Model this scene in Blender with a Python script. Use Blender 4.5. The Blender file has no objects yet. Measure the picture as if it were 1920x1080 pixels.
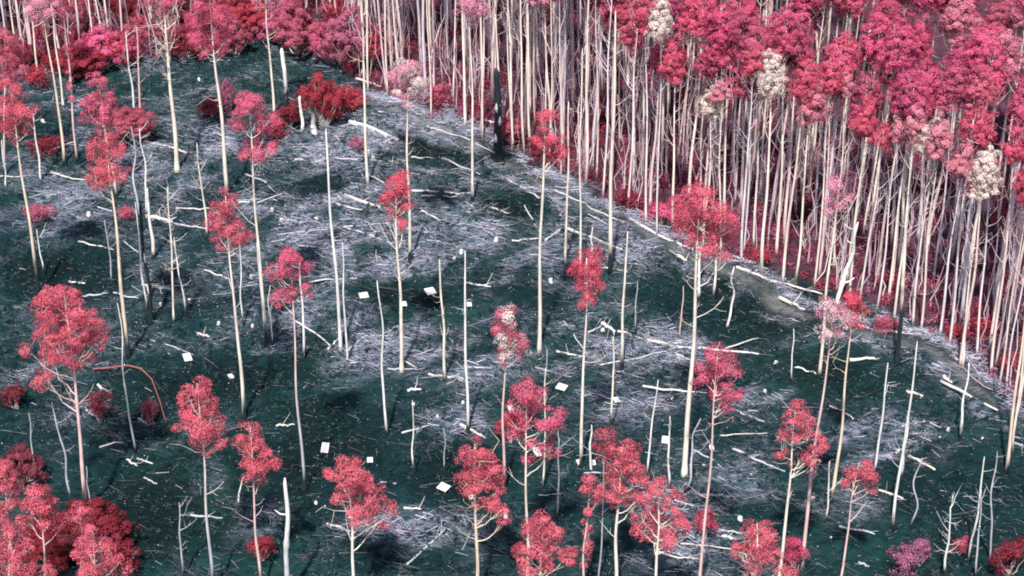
import bpy, math
import numpy as np
from mathutils import Vector, Matrix

rng = np.random.default_rng(11)
S = bpy.context.scene
COL = bpy.context.collection

# ------------------------------------------------------------------ camera, sky, sun, exposure
PITCH, ROLL, FPX, CAMH = math.radians(32.0), math.radians(-0.6), 3750.0, 164.0
cam_d = bpy.data.cameras.new('camera')
cam = bpy.data.objects.new('camera', cam_d)
COL.objects.link(cam)
cam_d.sensor_width = 36.0
cam_d.lens = FPX / 1920.0 * 36.0
cam_d.clip_start, cam_d.clip_end = 1.0, 9000.0
RC = Matrix.Rotation(math.pi / 2 - PITCH, 3, 'X') @ Matrix.Rotation(ROLL, 3, 'Z')
cam.matrix_world = Matrix.Translation((0, 0, CAMH)) @ RC.to_4x4()
S.camera = cam

SUN = Vector((-0.10, -0.60, 0.96)).normalized()          # towards the sun: behind the camera, to its left
world = bpy.data.worlds.new('World')
S.world = world
world.use_nodes = True
wn = world.node_tree
bg = wn.nodes['Background']
sky = wn.nodes.new('ShaderNodeTexSky')
sky.sky_type = 'NISHITA'
sky.sun_disc = False
sky.sun_elevation = math.asin(SUN.z)
sky.sun_rotation = math.atan2(SUN.x, SUN.y)
wn.links.new(sky.outputs[0], bg.inputs[0])
bg.inputs[1].default_value = 0.11
sl = bpy.data.lights.new('sun', 'SUN')
sl.energy, sl.angle, sl.color = 5.0, math.radians(2.0), (1.0, 0.97, 0.93)
so = bpy.data.objects.new('sun', sl)
COL.objects.link(so)
so.rotation_euler = SUN.to_track_quat('Z', 'Y').to_euler()
so.location = (-60, 0, 200)
vs = S.view_settings
vs.view_transform, vs.look, vs.exposure, vs.gamma = 'Standard', 'None', 0.4, 1.0
vs.use_curve_mapping = False
S.render.engine = 'CYCLES'
S.cycles.max_bounces = 5
S.cycles.diffuse_bounces = 3
S.cycles.glossy_bounces = 2
S.cycles.transmission_bounces = 3
S.cycles.use_denoising = False
S.cycles.filter_width = 1.9

# ------------------------------------------------------------------ noise, terrain, projection
def _h(ix, iy, s):
    n = (ix.astype(np.int64) * 374761393 + iy.astype(np.int64) * 668265263 + s * 974634777) & 0x7fffffff
    n = ((n ^ (n >> 13)) * 1274126177) & 0x7fffffff
    return ((n ^ (n >> 16)) & 0xffff) / 65535.0

def vnoise(x, y, s=0):
    x = np.asarray(x, float); y = np.asarray(y, float)
    ix, iy = np.floor(x), np.floor(y)
    fx, fy = x - ix, y - iy
    fx = fx * fx * (3 - 2 * fx); fy = fy * fy * (3 - 2 * fy)
    a = _h(ix, iy, s); b = _h(ix + 1, iy, s); c = _h(ix, iy + 1, s); d = _h(ix + 1, iy + 1, s)
    return (a + (b - a) * fx) * (1 - fy) + (c + (d - c) * fx) * fy

CA, SA = math.cos(-0.62), math.sin(-0.62)                # furrows run down to the right
def H(x, y):
    x = np.asarray(x, float); y = np.asarray(y, float)
    fade = np.clip((900 - np.abs(x)) / 600, 0, 1)
    u, v = x * CA - y * SA, x * SA + y * CA
    z = 2.6 * (vnoise(x / 46, y / 46, 3) - 0.5) + 1.5 * (vnoise(u / 26, v / 9, 4) - 0.5)
    z = z + 1.5 * (vnoise(u / 9, v / 3.2, 5) - 0.5) + 1.05 * (vnoise(x / 2.3, y / 2.3, 6) - 0.5) + 0.42 * (vnoise(x / 1.0, y / 1.0, 7) - 0.5)
    z = z + 4.0 * np.exp(-((x + 28) ** 2 + (y - 289) ** 2) / (2 * 20 ** 2)) - 3.4 * np.exp(-((x + 9) ** 2 / 2 / 10 ** 2 + (y - 307) ** 2 / 2 / 7 ** 2))
    z = z - 2.8 * np.exp(-((u - (36 * CA - 255 * SA)) ** 2 / 2 / 22 ** 2 + (v - (36 * SA + 255 * CA)) ** 2 / 2 / 7 ** 2))
    return z * fade

CAMP = np.array([0, 0, CAMH])
RCN = np.array(RC)
def ray(u, v):
    d = RCN @ np.array([u - 960.0, 540.0 - v, -FPX])
    return d / np.linalg.norm(d)

def ground(u, v):
    d = ray(u, v)
    z = 0.0
    for _ in range(7):
        t = (z - CAMH) / d[2]
        p = CAMP + d * t
        z = 0.5 * z + 0.5 * float(H(p[0], p[1])) if _ else float(H(p[0], p[1]))
    p[2] = float(H(p[0], p[1]))
    return p

def at_depth(u, v, y):
    d = ray(u, v)
    return CAMP + d * (y / d[1])

def mpp(p):                                              # metres per photo pixel at a point
    return float(np.dot(p - CAMP, -RCN[:, 2])) / FPX

def project(p):
    q = RCN.T @ (np.asarray(p) - CAMP)
    return 960 + FPX * q[0] / -q[2], 540 - FPX * q[1] / -q[2]

# ------------------------------------------------------------------ materials
def new_mat(name):
    m = bpy.data.materials.new(name)
    m.use_nodes = True
    nt = m.node_tree
    return m, nt, nt.nodes['Principled BSDF'], nt.nodes.new, nt.links.new

def mul(nt, a, b):
    n = nt.nodes.new('ShaderNodeMix'); n.data_type = 'RGBA'; n.blend_type = 'MULTIPLY'
    n.inputs[0].default_value = 1.0
    nt.links.new(a, n.inputs[6]); nt.links.new(b, n.inputs[7])
    return n.outputs[2]

def noise_ramp(nt, scale, lo, hi, c0, c1, coord, detail=3.0, rough=.6, vec_scale=None):
    t = nt.nodes.new('ShaderNodeTexNoise')
    t.inputs['Scale'].default_value = scale; t.inputs['Detail'].default_value = detail; t.inputs['Roughness'].default_value = rough
    if vec_scale:
        mp = nt.nodes.new('ShaderNodeMapping'); mp.inputs['Scale'].default_value = vec_scale[:3]
        if len(vec_scale) > 3: mp.inputs['Rotation'].default_value = (0, 0, vec_scale[3])
        nt.links.new(coord, mp.inputs[0]); coord = mp.outputs[0]
    nt.links.new(coord, t.inputs[0])
    r = nt.nodes.new('ShaderNodeValToRGB')
    r.color_ramp.elements[0].position, r.color_ramp.elements[1].position = lo, hi
    r.color_ramp.elements[0].color, r.color_ramp.elements[1].color = (*c0, 1), (*c1, 1)
    nt.links.new(t.outputs[0], r.inputs[0])
    return r.outputs[0], t.outputs[0]

def leaf_material():
    m, nt, b, N, L = new_mat('infrared foliage')
    at = N('ShaderNodeAttribute'); at.attribute_name = 'Col'
    oi = N('ShaderNodeObjectInfo')
    geo = N('ShaderNodeNewGeometry')
    c = mul(nt, at.outputs['Color'], oi.outputs['Color'])
    nz, _ = noise_ramp(nt, 1.6, .3, .7, (.74, .74, .78), (1.18, 1.15, 1.15), geo.outputs['Position'])
    c = mul(nt, c, nz)
    b.inputs['Roughness'].default_value = .7
    b.inputs['Specular IOR Level'].default_value = .2
    L(c, b.inputs['Base Color'])
    tr = N('ShaderNodeBsdfTranslucent'); L(c, tr.inputs[0])
    mx = N('ShaderNodeMixShader'); mx.inputs[0].default_value = .18
    L(b.outputs[0], mx.inputs[1]); L(tr.outputs[0], mx.inputs[2])
    L(mx.outputs[0], nt.nodes['Material Output'].inputs[0])
    return m

def bark_material():
    m, nt, b, N, L = new_mat('smooth bark')
    at = N('ShaderNodeAttribute'); at.attribute_name = 'Col'
    oi = N('ShaderNodeObjectInfo')
    geo = N('ShaderNodeNewGeometry')
    c = mul(nt, at.outputs['Color'], oi.outputs['Color'])
    nz, f = noise_ramp(nt, 1.0, .3, .72, (.74, .70, .70), (1.1, 1.1, 1.08), geo.outputs['Position'], 4, .65, (2.5, 2.5, .35))
    c = mul(nt, c, nz)
    L(c, b.inputs['Base Color'])
    b.inputs['Roughness'].default_value = .8
    bp = N('ShaderNodeBump'); bp.inputs['Strength'].default_value = .35; bp.inputs['Distance'].default_value = .06
    L(f, bp.inputs['Height']); L(bp.outputs[0], b.inputs['Normal'])
    return m

def ground_material():
    m, nt, b, N, L = new_mat('burnt clearing soil')
    at = N('ShaderNodeAttribute'); at.attribute_name = 'Col'
    geo = N('ShaderNodeNewGeometry')
    P = geo.outputs['Position']
    # chips, ash and litter flecks, gathered by the litter weight kept in alpha
    fleck, f1 = noise_ramp(nt, 1.1, .42, .62, (0, 0, 0), (1, 1, 1), P, 7, .75, (.55, 1.5, 1, .62))
    cover = N('ShaderNodeMath'); cover.operation = 'MULTIPLY'
    L(fleck, cover.inputs[0]); L(at.outputs['Alpha'], cover.inputs[1])
    big, _ = noise_ramp(nt, .09, .3, .7, (.55, .6, .62), (1.3, 1.25, 1.2), P, 5, .6)
    fine, _ = noise_ramp(nt, 1.3, .30, .72, (.25, .28, .30), (2.6, 2.2, 2.2), P, 8, .78, (.6, 1.4, 1, .62))
    base = mul(nt, mul(nt, at.outputs['Color'], big), fine)
    pal, _ = noise_ramp(nt, .5, .35, .65, (.17, .22, .28), (.34, .31, .40), P, 3)
    mx = N('ShaderNodeMix'); mx.data_type = 'RGBA'
    L(cover.outputs[0], mx.inputs[0]); L(base, mx.inputs[6]); L(pal, mx.inputs[7])
    L(mx.outputs[2], b.inputs['Base Color'])
    b.inputs['Roughness'].default_value = .95
    b.inputs['Specular IOR Level'].default_value = .1
    bp = N('ShaderNodeBump'); bp.inputs['Strength'].default_value = .9; bp.inputs['Distance'].default_value = .3
    L(f1, bp.inputs['Height']); L(bp.outputs[0], b.inputs['Normal'])
    return m

def board_material():
    m, nt, b, N, L = new_mat('white painted board')
    tc = N('ShaderNodeTexCoord')
    c, f = noise_ramp(nt, 2.5, .3, .7, (.58, .57, .55), (.74, .73, .71), tc.outputs['Object'])
    L(c, b.inputs['Base Color']); b.inputs['Roughness'].default_value = .6
    return m

LEAF, BARK, SOIL, BOARD = leaf_material(), bark_material(), ground_material(), board_material()

# ------------------------------------------------------------------ mesh helpers
class MB:
    def __init__(s): s.v, s.q, s.t, s.c, s.n = [], [], [], [], 0
    def add(s, v, q=None, t=None, c=(1, 1, 1)):
        v = np.asarray(v, np.float32)
        s.v.append(v)
        if q is not None and len(q): s.q.append(np.asarray(q, np.int32) + s.n)
        if t is not None and len(t): s.t.append(np.asarray(t, np.int32) + s.n)
        c = np.asarray(c, np.float32)
        if c.ndim == 1: c = np.tile(c[None], (len(v), 1))
        if c.shape[1] == 3: c = np.concatenate([c, np.ones((len(c), 1), np.float32)], 1)
        s.c.append(c)
        s.n += len(v)
    def tube(s, pts, rad, k=6, col=(1, 1, 1), cap=True, lump=0.0, char=0.0):
        pts = np.asarray(pts, float); rad = np.asarray(rad, float); n = len(pts)
        t = np.gradient(pts, axis=0); t /= np.linalg.norm(t, axis=1)[:, None] + 1e-9
        a = np.array([0, 1.0, 0]) if abs(t[:, 1]).mean() < .8 else np.array([1.0, 0, 0])
        e1 = np.cross(t, a); e1 /= np.linalg.norm(e1, axis=1)[:, None]
        e2 = np.cross(t, e1)
        th = np.arange(k) / k * 2 * np.pi
        rr = rad[:, None] * (1 + lump * (rng.random((n, k)) - .5))
        v = pts[:, None] + rr[..., None] * (np.cos(th)[None, :, None] * e1[:, None] + np.sin(th)[None, :, None] * e2[:, None])
        v = v.reshape(-1, 3)
        i = np.arange(n - 1)[:, None] * k; j = np.arange(k)[None]; j2 = (j + 1) % k
        q = np.stack([i + j, i + j2, i + k + j2, i + k + j], -1).reshape(-1, 4)
        c = np.asarray(col, float)
        c = np.tile(c, (n * k, 1)) if c.ndim == 1 else np.repeat(c, k, 0)
        if char > 0:                                     # fire scar: ragged, reaching up further on some sides
            js = np.tile(np.convolve(np.tile(.45 + 1.0 * rng.random(k), 3), [.3, .4, .3], 'same')[k:2 * k], n) * (.85 + .3 * rng.random(n * k))
            f = np.clip(((v[:, 2] - pts[0, 2]) / (char * js) - .72) / .5, 0, 1)[:, None]
            c = np.asarray((.010, .022, .026)) * (1 - f) + c * f
        tri = []
        if cap:
            v = np.concatenate([v, pts[:1], pts[-1:]])
            c = np.concatenate([c, c[:1], c[-1:]])
            for jj in range(k):
                tri.append((n * k, (jj + 1) % k, jj)); o = (n - 1) * k
                tri.append((n * k + 1, o + jj, o + (jj + 1) % k))
        s.add(v, q, tri, c)
    def leaves(s, p, nrm, size, col, asp=.62):
        n = len(p)
        r = rng.normal(size=(n, 3))
        a = np.cross(nrm, r); a /= np.linalg.norm(a, axis=1)[:, None] + 1e-9
        b = np.cross(nrm, a)
        sz = np.asarray(size) * (.7 + .6 * rng.random(n))
        a = a * sz[:, None] * .5; b = b * sz[:, None] * .5 * asp
        v = np.stack([p - a, p + b * .9 - a * .1, p + a, p - b * .9 + a * .1], 1).reshape(-1, 3)
        q = np.arange(4 * n).reshape(n, 4)
        s.add(v, q, None, np.repeat(np.asarray(col), 4, 0))
    def mesh(s, name, smooth=False):
        me = bpy.data.meshes.new(name)
        v = np.concatenate(s.v)
        q = np.concatenate(s.q) if s.q else np.zeros((0, 4), np.int32)
        t = np.concatenate(s.t) if s.t else np.zeros((0, 3), np.int32)
        me.vertices.add(len(v)); me.vertices.foreach_set('co', v.ravel())
        li = np.concatenate([q.ravel(), t.ravel()])
        me.loops.add(len(li)); me.loops.foreach_set('vertex_index', li.astype(np.int32))
        ls = np.concatenate([np.arange(len(q)) * 4, len(q) * 4 + np.arange(len(t)) * 3]).astype(np.int32)
        me.polygons.add(len(ls)); me.polygons.foreach_set('loop_start', ls)
        me.polygons.foreach_set('use_smooth', np.full(len(ls), smooth))
        me.update(calc_edges=True)
        at = me.color_attributes.new('Col', 'FLOAT_COLOR', 'POINT')
        at.data.foreach_set('color', np.concatenate(s.c).ravel().astype(np.float32))
        me.validate()
        return me
    def build(s, name, mat, parent=None, color=None, smooth=False):
        me = s.mesh(name, smooth)
        me.materials.append(mat)
        return link(name, me, parent, color)

def link(name, data, parent=None, color=None):
    o = bpy.data.objects.new(name, data)
    COL.objects.link(o)
    if parent: o.parent = parent
    if color is not None: o.color = (*color, 1)
    return o

def tag(o, label=None, cat=None, group=None, kind=None):
    if label: o['label'] = label
    if cat: o['category'] = cat
    if group: o['group'] = group
    if kind: o['kind'] = kind
    return o

def unit(a): return a / (np.linalg.norm(a, axis=-1, keepdims=True) + 1e-9)

# foliage: clumps of leaf-sized faces spread over the lobes of a crown
def foliage(mb, lobes, per=185, leaf=.215, dens=.46, crad=.9, c0=(1, 1, 1), c1=None, pmix=0.0, droop=.78, dome=.55):
    C, R, O = [], [], []
    for (x, y, z, rx, ry, rz) in lobes:
        area = 4 * math.pi * ((rx * ry) ** 1.6 / 3 + (rx * rz) ** 1.6 / 3 + (ry * rz) ** 1.6 / 3) ** (1 / 1.6)
        n = max(4, int(area * dens))
        d = unit(rng.normal(size=(n, 3)) + np.array([0, 0, .28]))
        k = .66 + .36 * rng.random((n, 1))
        k[rng.random(n) < .12] = 1.2
        C.append(np.array([x, y, z]) + d * k * np.array([rx, ry, rz]))
        O.append(d)
        R.append(crad * (.55 + .75 * rng.random(n)) * min(1.0, .45 + .35 * min(rx, rz)))
    C, R, O = np.concatenate(C), np.concatenate(R), np.concatenate(O)
    m = len(C)
    tone = .86 + .28 * rng.random(m)
    base = np.asarray(c0)[None] * tone[:, None]
    if c1 is not None:
        sel = rng.random(m) < pmix
        base[sel] = np.asarray(c1)[None] * tone[sel, None]
    i = np.repeat(np.arange(m), np.maximum(10, (per * R ** 1.6)).astype(int))
    n = len(i)
    d = unit(rng.normal(size=(n, 3)) + .55 * O[i] + np.array([0, 0, .35]))
    p = C[i] + d * (R[i] * (.72 + .38 * rng.random(n)))[:, None] * np.array([1, 1, droop])
    nr = unit(.6 * d + dome * O[i] + .34 * rng.normal(size=(n, 3)))
    mb.leaves(p, nr, leaf, base[i] * (.9 + .2 * rng.random((n, 1))))
    return C

CREAM, TAN, PINKB, WHITE, GREYB, CHAR = (.90, .80, .68), (.87, .70, .53), (.84, .58, .54), (.90, .88, .84), (.52, .52, .58), (.010, .022, .026)
BARKS = dict(c=CREAM, o=TAN, p=PINKB, w=WHITE, g=GREYB, k=CHAR)

def trunk_path(p0, p1, n=14, wig=.25):
    t = np.linspace(0, 1, n)[:, None]
    p = p0 * (1 - t) + p1 * t
    ph = rng.random(4) * 6.28
    w = np.sin(t[:, 0] * math.pi)
    p[:, 0] += wig * w * np.sin(t[:, 0] * 5 + ph[0]) + .3 * wig * np.sin(t[:, 0] * 13 + ph[1]) * w
    p[:, 1] += wig * w * np.sin(t[:, 0] * 5 + ph[2])
    return p

def bark_cols(pts, col, char, col2=None):
    z = pts[:, 2]; n = len(pts)
    c = np.tile(np.asarray(col, float), (n, 1))
    if col2 is not None:
        f = np.clip(1.25 - 1.6 * (z - z[0]) / max(1e-3, z[-1] - z[0]), 0, 1)[:, None]
        c = c * (1 - f) + np.asarray(col2) * f
    c *= (.86 + .26 * rng.random((n, 1)))
    return c

def branch_tube(mb, a, b, r0, r1, col, n=5, sag=.12, k=4):
    a, b = np.asarray(a, float), np.asarray(b, float)
    t = np.linspace(0, 1, n)[:, None]
    p = a * (1 - t) + b * t
    L = np.linalg.norm(b - a)
    p[:, 2] -= sag * L * np.sin(t[:, 0] * math.pi)
    p[1:-1] += rng.normal(size=(n - 2, 3)) * .025 * L
    mb.tube(p, np.linspace(r0, r1, n), k, col, cap=False)
    return p

def bare_branches(mb, path, rad, cnt, lo, hi, col, ln=(1.5, 4.5), up=.55, twig=2):
    n = len(path)
    for _ in range(cnt):
        f = lo + (hi - lo) * rng.random(); i = f * (n - 1); j = int(i)
        q = path[j] + (path[min(j + 1, n - 1)] - path[j]) * (i - j)
        a = rng.random() * 6.28; L = ln[0] + (ln[1] - ln[0]) * rng.random() ** 1.5
        d = np.array([math.cos(a), math.sin(a), up + .6 * rng.random()]); d /= np.linalg.norm(d)
        r = min(.10, .028 + .012 * L)
        bp = branch_tube(mb, q, q + d * L, r, r * .35, col, 4, .1, 3)
        for _k in range(twig):
            s = bp[1 + rng.integers(0, 3)]
            e = unit(d + .7 * rng.normal(size=3)) * L * (.25 + .3 * rng.random())
            branch_tube(mb, s, s + e, r * .5, r * .25, col, 3, .05, 3)

# ------------------------------------------------------------------ ground sheet
def blobs(spec):
    out = []
    for e in spec.split(';'):
        u, v, ru, rv, w = [float(a) for a in e.split(',')]
        p = ground(u, v); m = mpp(p)
        out.append((p[0], p[1], ru * m, rv * m / .52, w))
    return out
PALE = blobs('650,265,130,60,1;430,300,110,75,.8;600,400,170,65,.85;700,470,150,55,.85;900,430,130,55,.75;1000,490,110,45,.5;'
             '790,235,90,28,.9;560,600,90,42,.55;655,625,80,55,.65;800,640,120,55,.6;905,690,95,40,.6;1100,640,150,55,.65;'
             '1250,655,150,42,.75;1350,690,80,35,.55;1430,745,75,45,.55;1560,790,60,45,.6;1640,835,110,50,.85;1730,840,60,40,.6;'
             '800,1000,130,40,.6;1180,765,100,42,.5;1350,880,100,60,.45;1260,960,90,50,.4;490,970,70,60,.4;200,770,80,40,.25;'
             '385,930,60,65,.35;60,700,60,35,.45;120,385,70,55,.6;270,300,70,45,.65;1180,470,60,50,.3;860,770,60,40,.45;1320,1040,120,40,.4;1590,960,80,40,.3')
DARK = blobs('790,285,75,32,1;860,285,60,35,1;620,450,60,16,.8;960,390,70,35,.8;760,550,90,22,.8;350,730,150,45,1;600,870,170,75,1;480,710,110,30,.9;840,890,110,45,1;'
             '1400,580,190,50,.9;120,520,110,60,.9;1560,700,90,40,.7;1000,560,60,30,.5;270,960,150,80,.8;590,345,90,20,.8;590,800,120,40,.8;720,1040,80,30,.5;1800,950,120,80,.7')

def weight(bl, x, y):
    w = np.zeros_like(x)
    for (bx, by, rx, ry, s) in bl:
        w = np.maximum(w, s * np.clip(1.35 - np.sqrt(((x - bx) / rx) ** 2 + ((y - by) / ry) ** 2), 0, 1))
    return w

EDGE_PX = [(-400, 150), (-100, 150), (60, 150), (170, 135), (250, 122), (330, 100), (480, 80), (560, 60), (600, 30), (625, 70), (655, 150), (690, 168), (727, 180),
           (808, 222), (873, 240), (937, 288), (990, 292), (1080, 345), (1150, 385), (1212, 420), (1300, 458), (1390, 495), (1467, 525), (1527, 540),
           (1590, 556), (1643, 587), (1727, 620), (1800, 680), (1873, 725), (1930, 790), (2100, 900)]
EP = np.array([ground(u, v)[:2] for u, v in EDGE_PX])
EP = EP[np.argsort(EP[:, 0])]
def behind(x, y): return np.asarray(y) - np.interp(x, EP[:, 0], EP[:, 1])     # metres behind the forest edge

TRACK = np.array([ground(u, v)[:2] for u, v in [(640, 190), (700, 200), (780, 222), (860, 255), (940, 300), (1010, 345), (1090, 385), (1180, 425), (1260, 460), (1340, 505),
                                                (1430, 545), (1520, 590), (1600, 620), (1700, 640), (1780, 680), (1840, 740), (1910, 790), (1990, 860)]])
def track_dist(x, y):
    d = np.full(np.shape(x), 1e9)
    for a, b in zip(TRACK[:-1], TRACK[1:]):
        ab = b - a
        t = np.clip(((x - a[0]) * ab[0] + (y - a[1]) * ab[1]) / (ab @ ab), 0, 1)
        d = np.minimum(d, np.hypot(x - a[0] - t * ab[0], y - a[1] - t * ab[1]))
    return d

def litter(x, y):
    uu, vv = x * CA - y * SA, x * SA + y * CA
    n = vnoise(x / 7, y / 7, 21) * .4 + vnoise(uu / 6, vv / 2.0, 22) * .6
    n = np.clip((n - .28) * 2.1, 0, 1)
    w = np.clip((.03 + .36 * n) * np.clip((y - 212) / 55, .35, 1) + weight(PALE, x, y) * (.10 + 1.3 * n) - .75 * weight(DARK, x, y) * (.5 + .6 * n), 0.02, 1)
    td = track_dist(x, y)
    w = np.clip(w + .75 * np.clip(1 - np.abs(td - 3.0) / 2.2, 0, 1) * np.clip(2.2 * (vnoise(x / 3, y / 3, 35) - .25), 0, 1), 0.02, 1)
    return w

def build_ground():
    fx = np.arange(-118, 118.1, .55); fy = np.arange(165, 436, .55)
    ox = np.array([-3500, -2200, -1400, -900, -600, -400, -280, -200, -160, -135]); oy = np.array([-2500, -1200, -500, -200, 0, 80, 120, 145])
    xs = np.concatenate([ox, fx, -ox[::-1]])
    ys = np.concatenate([oy, fy, [445, 460, 490, 540, 620, 760, 1000, 1500, 2500, 4500]])
    X, Y = np.meshgrid(xs, ys)
    x, y = X.ravel(), Y.ravel()
    v = np.stack([x, y, H(x, y)], 1)
    W, Hh = len(xs), len(ys)
    i = (np.arange(Hh - 1)[:, None] * W + np.arange(W - 1)[None]).ravel()
    q = np.stack([i, i + 1, i + W + 1, i + W], 1)
    teal = np.array([.003, .019, .023]); green = np.array([.004, .026, .024]); trackc = np.array([.13, .15, .15]); fl = np.array([.055, .022, .034])
    n = vnoise(x / 15, y / 15, 31)[:, None]
    c = teal * (1 - n) + green * n
    c = c * (1 - .62 * np.clip(weight(DARK, x, y) * (.5 + n[:, 0]), 0, 1))[:, None]      # burnt patches, with the shade of hollow faces painted into the soil colour
    td = track_dist(x, y)
    ft = (np.clip(1.6 - (td + 1.6 * vnoise(x / 2.2, y / 2.2, 34)) / 1.5, 0, 1) * (.25 + .75 * vnoise(x / 3, y / 3, 33)))[:, None]
    c = c * (1 - ft) + trackc * ft
    fb = np.clip(behind(x, y) / 4, 0, 1)[:, None]
    c = c * (1 - fb) + fl * fb
    a = litter(x, y)
    a = np.where(behind(x, y) > 3, .10, a)[:, None]
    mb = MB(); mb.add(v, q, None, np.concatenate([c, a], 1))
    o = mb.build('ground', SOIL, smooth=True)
    tag(o, 'dark teal burnt hillside of a cleared logging site', None, None, 'structure')
build_ground()

# ------------------------------------------------------------------ trees standing in the clearing
RED, ROSE, PINK, MAG, MAROON = (.66, .128, .172), (.64, .122, .198), (.72, .30, .39), (.60, .13, .32), (.26, .028, .05)
PALEC = (.74, .60, .55)
SPOTS = []                                               # landmarks used to describe logs and stumps

def lobes_from_px(spec, base, spread=.8):
    m = mpp(base); out = []
    raw = [[float(a) for a in e.split(',')] for e in spec.split(';')]
    us = [r[0] for r in raw]; half = max(1.0, (max(us) - min(us)) / 2 * m)
    mid = sum(us) / len(us)
    for k, r in enumerate(raw):
        u, v, ru = r[:3]; rv = r[3] if len(r) > 3 else ru * .92
        p = at_depth(u, v, base[1])
        dx = abs(u - mid) * m
        dy = (1 if k % 2 else -1) * spread * math.sqrt(max(.15, half * half - dx * dx * .8)) * (.25 + .65 * rng.random())
        q = p - base
        # slide along the viewing ray so the lobe keeps its place in the photograph while having depth
        d = ray(u, v); q = q + d / d[1] * dy
        out.append((q[0], q[1], q[2], ru * m * 1.02, ru * m * .95, rv * m / .88))
    return out

def gum_tree(label, short, base, top, w, bark, colour, lobes, bare=0,  char=4.0, bark2=None, c1=None, pmix=0., wig=.22, name='gum_tree', group='trees left standing in the clearing'):
    b = ground(*base); m = mpp(b)
    t3 = at_depth(top[0], top[1], b[1]) - b
    root = link(name, None)
    root.location = b
    root.empty_display_size = .5
    tag(root, label, 'tree', group)
    r0 = w * m * .35
    bc = BARKS[bark]
    path = trunk_path(np.array([0, 0, -.6]), np.array([t3[0], t3[1], t3[2] - .8]), 30, wig)
    hgt = t3[2]
    rad = r0 * (1.05 - .82 * np.linspace(0, 1, 30) ** 1.25)
    rad[0] *= 1.7; rad[1] *= 1.28; rad[2] *= 1.06
    mb = MB()
    mb.tube(path, rad, 8, bark_cols(path, bc, 0, BARKS[bark2] if bark2 else None), lump=.12, char=char)
    if bare: bare_branches(mb, path, rad, bare, .45, .93, np.array(bc) * .95, (1.2, 5.0) if bare < 20 else (3.5, 10), .55 if bare < 20 else 1.3, 2 if bare < 20 else 4)
    mb.build('trunk', BARK, root, smooth=True)
    if lobes:
        L = lobes_from_px(lobes, b)
        fb = MB()
        absol = c1 is not None
        crown = link('crown', None, root); crown.empty_display_size = .3
        C = []
        for lb in L:
            fb = MB()
            C.append(foliage(fb, [lb], c0=colour if absol else (1, 1, 1), c1=c1, pmix=pmix))
            fb.build('foliage', LEAF, crown, (1, 1, 1) if absol else colour)
        C = np.concatenate(C)
        for (x, y, z, rx, ry, rz) in L:
            hd = math.hypot(x - np.interp(z, path[:, 2], path[:, 0]), y)
            if hd < .5 * rx and z > path[-1, 2] - 1: continue
            za = max(hgt * .35, min(z - .9 * hd - .5 * rz, path[-1, 2] - .5))
            a = np.array([np.interp(za, path[:, 2], path[:, i]) for i in range(3)])
            bm = MB()
            ra = max(.07, float(np.interp(za, path[:, 2], rad)) * .5)
            p = branch_tube(bm, a, (x, y, z), ra, ra * .35, np.array(bc) * .95, 6, .10, 5)
            sel = C[np.argsort(((C - np.array([x, y, z])) ** 2).sum(1))[:6]]
            for s in sel:
                branch_tube(bm, p[rng.integers(3, 6)], s, ra * .34, ra * .14, np.array(bc) * .9, 3, .05, 3)
            bm.build('branch', BARK, root, smooth=True)
    SPOTS.append((base[0], base[1], short))
    return root

T = gum_tree
G0 = 'trees left standing in the clearing'
# left and upper left
T('red crowned tree cut by the photo\'s left edge, tan trunk above the dark gully', 'the red tree at the left edge', (72, 548), (18, 150), 9, 'o', RED, '18,172,17;8,212,26;44,212,19;20,246,22;56,240,11;34,190,12', 2, 7)
T('dusty pink tree half out of frame at upper left, behind a redder crown', 'the dusty pink tree', (8, 330), (8, 52), 7, 'p', (.62, .14, .20), '10,78,22;28,105,20;2,115,24;22,140,20;40,128,10', 0, 3)
T('slim tree with tan trunk, its pink crown touching the top edge at far left', 'the slim tan trunk at upper left', (122, 307), (78, -6), 8, 'o', PINK, '80,10,20;62,24,14;98,22,14;84,34,12', 3, 3)
T('slim tree with red shoots all down its leaning trunk, upper left', 'the red-sleeved trunk', (145, 302), (112, -30), 6, 'p', ROSE, '116,20,6,12;120,60,6,16;124,100,6,16;129,140,6,18;133,180,6,14;112,-12,18', 2, 2)
T('short red tree with narrow uneven crown just above another red crown, upper left', 'the narrow red crown at upper left', (218, 372), (184, 138), 7, 'c', ROSE, '186,154,14;172,178,15;205,190,14,18;165,208,16;192,216,16,20;200,238,10', 1, 3)
T('red tree with tan trunk whose crown hangs under a narrower red crown', 'the tan trunked red tree', (241, 668), (196, 244), 11, 'o', RED, '196,262,16;184,285,18;212,290,18;200,318,22;226,322,14;182,330,15;206,345,14;172,345,8', 5, 5)
T('tall pale tree with antler-like bare limbs and a red tuft at the top edge', 'the antler-limbed pale tree', (332, 320), (305, -36), 12, 'c', ROSE, '300,0,20;280,-6,14;322,4,14;308,-20,18', 26, 0)
T('broad red crown on a tall split pale trunk, at the top edge', 'the tall split pale trunk', (426, 366), (392, -14), 11, 'c', ROSE, '392,14,26;372,40,20;412,38,22;396,66,24;366,76,14;424,72,14;378,96,14;408,98,14', 5, 3)
T('leggy red tree with open crown of drooping tufts beside a thin pale stem', 'the leggy red tree', (499, 648), (466, 182), 9, 'c', ROSE, '468,202,24,20;450,234,16,12;502,228,16;494,262,17;506,282,14,10;476,286,20,14;458,292,12,8;486,214,12', 6, 5)
T('pink red tree with knobby narrow crown at centre left', 'the knobby pink tree', (458, 786), (422, 358), 10, 'c', (.64, .125, .175), '424,376,15;408,398,16;436,400,16;420,424,20;444,436,16,14;406,436,14;452,452,12;428,458,15;470,444,9', 8, 5)
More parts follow.
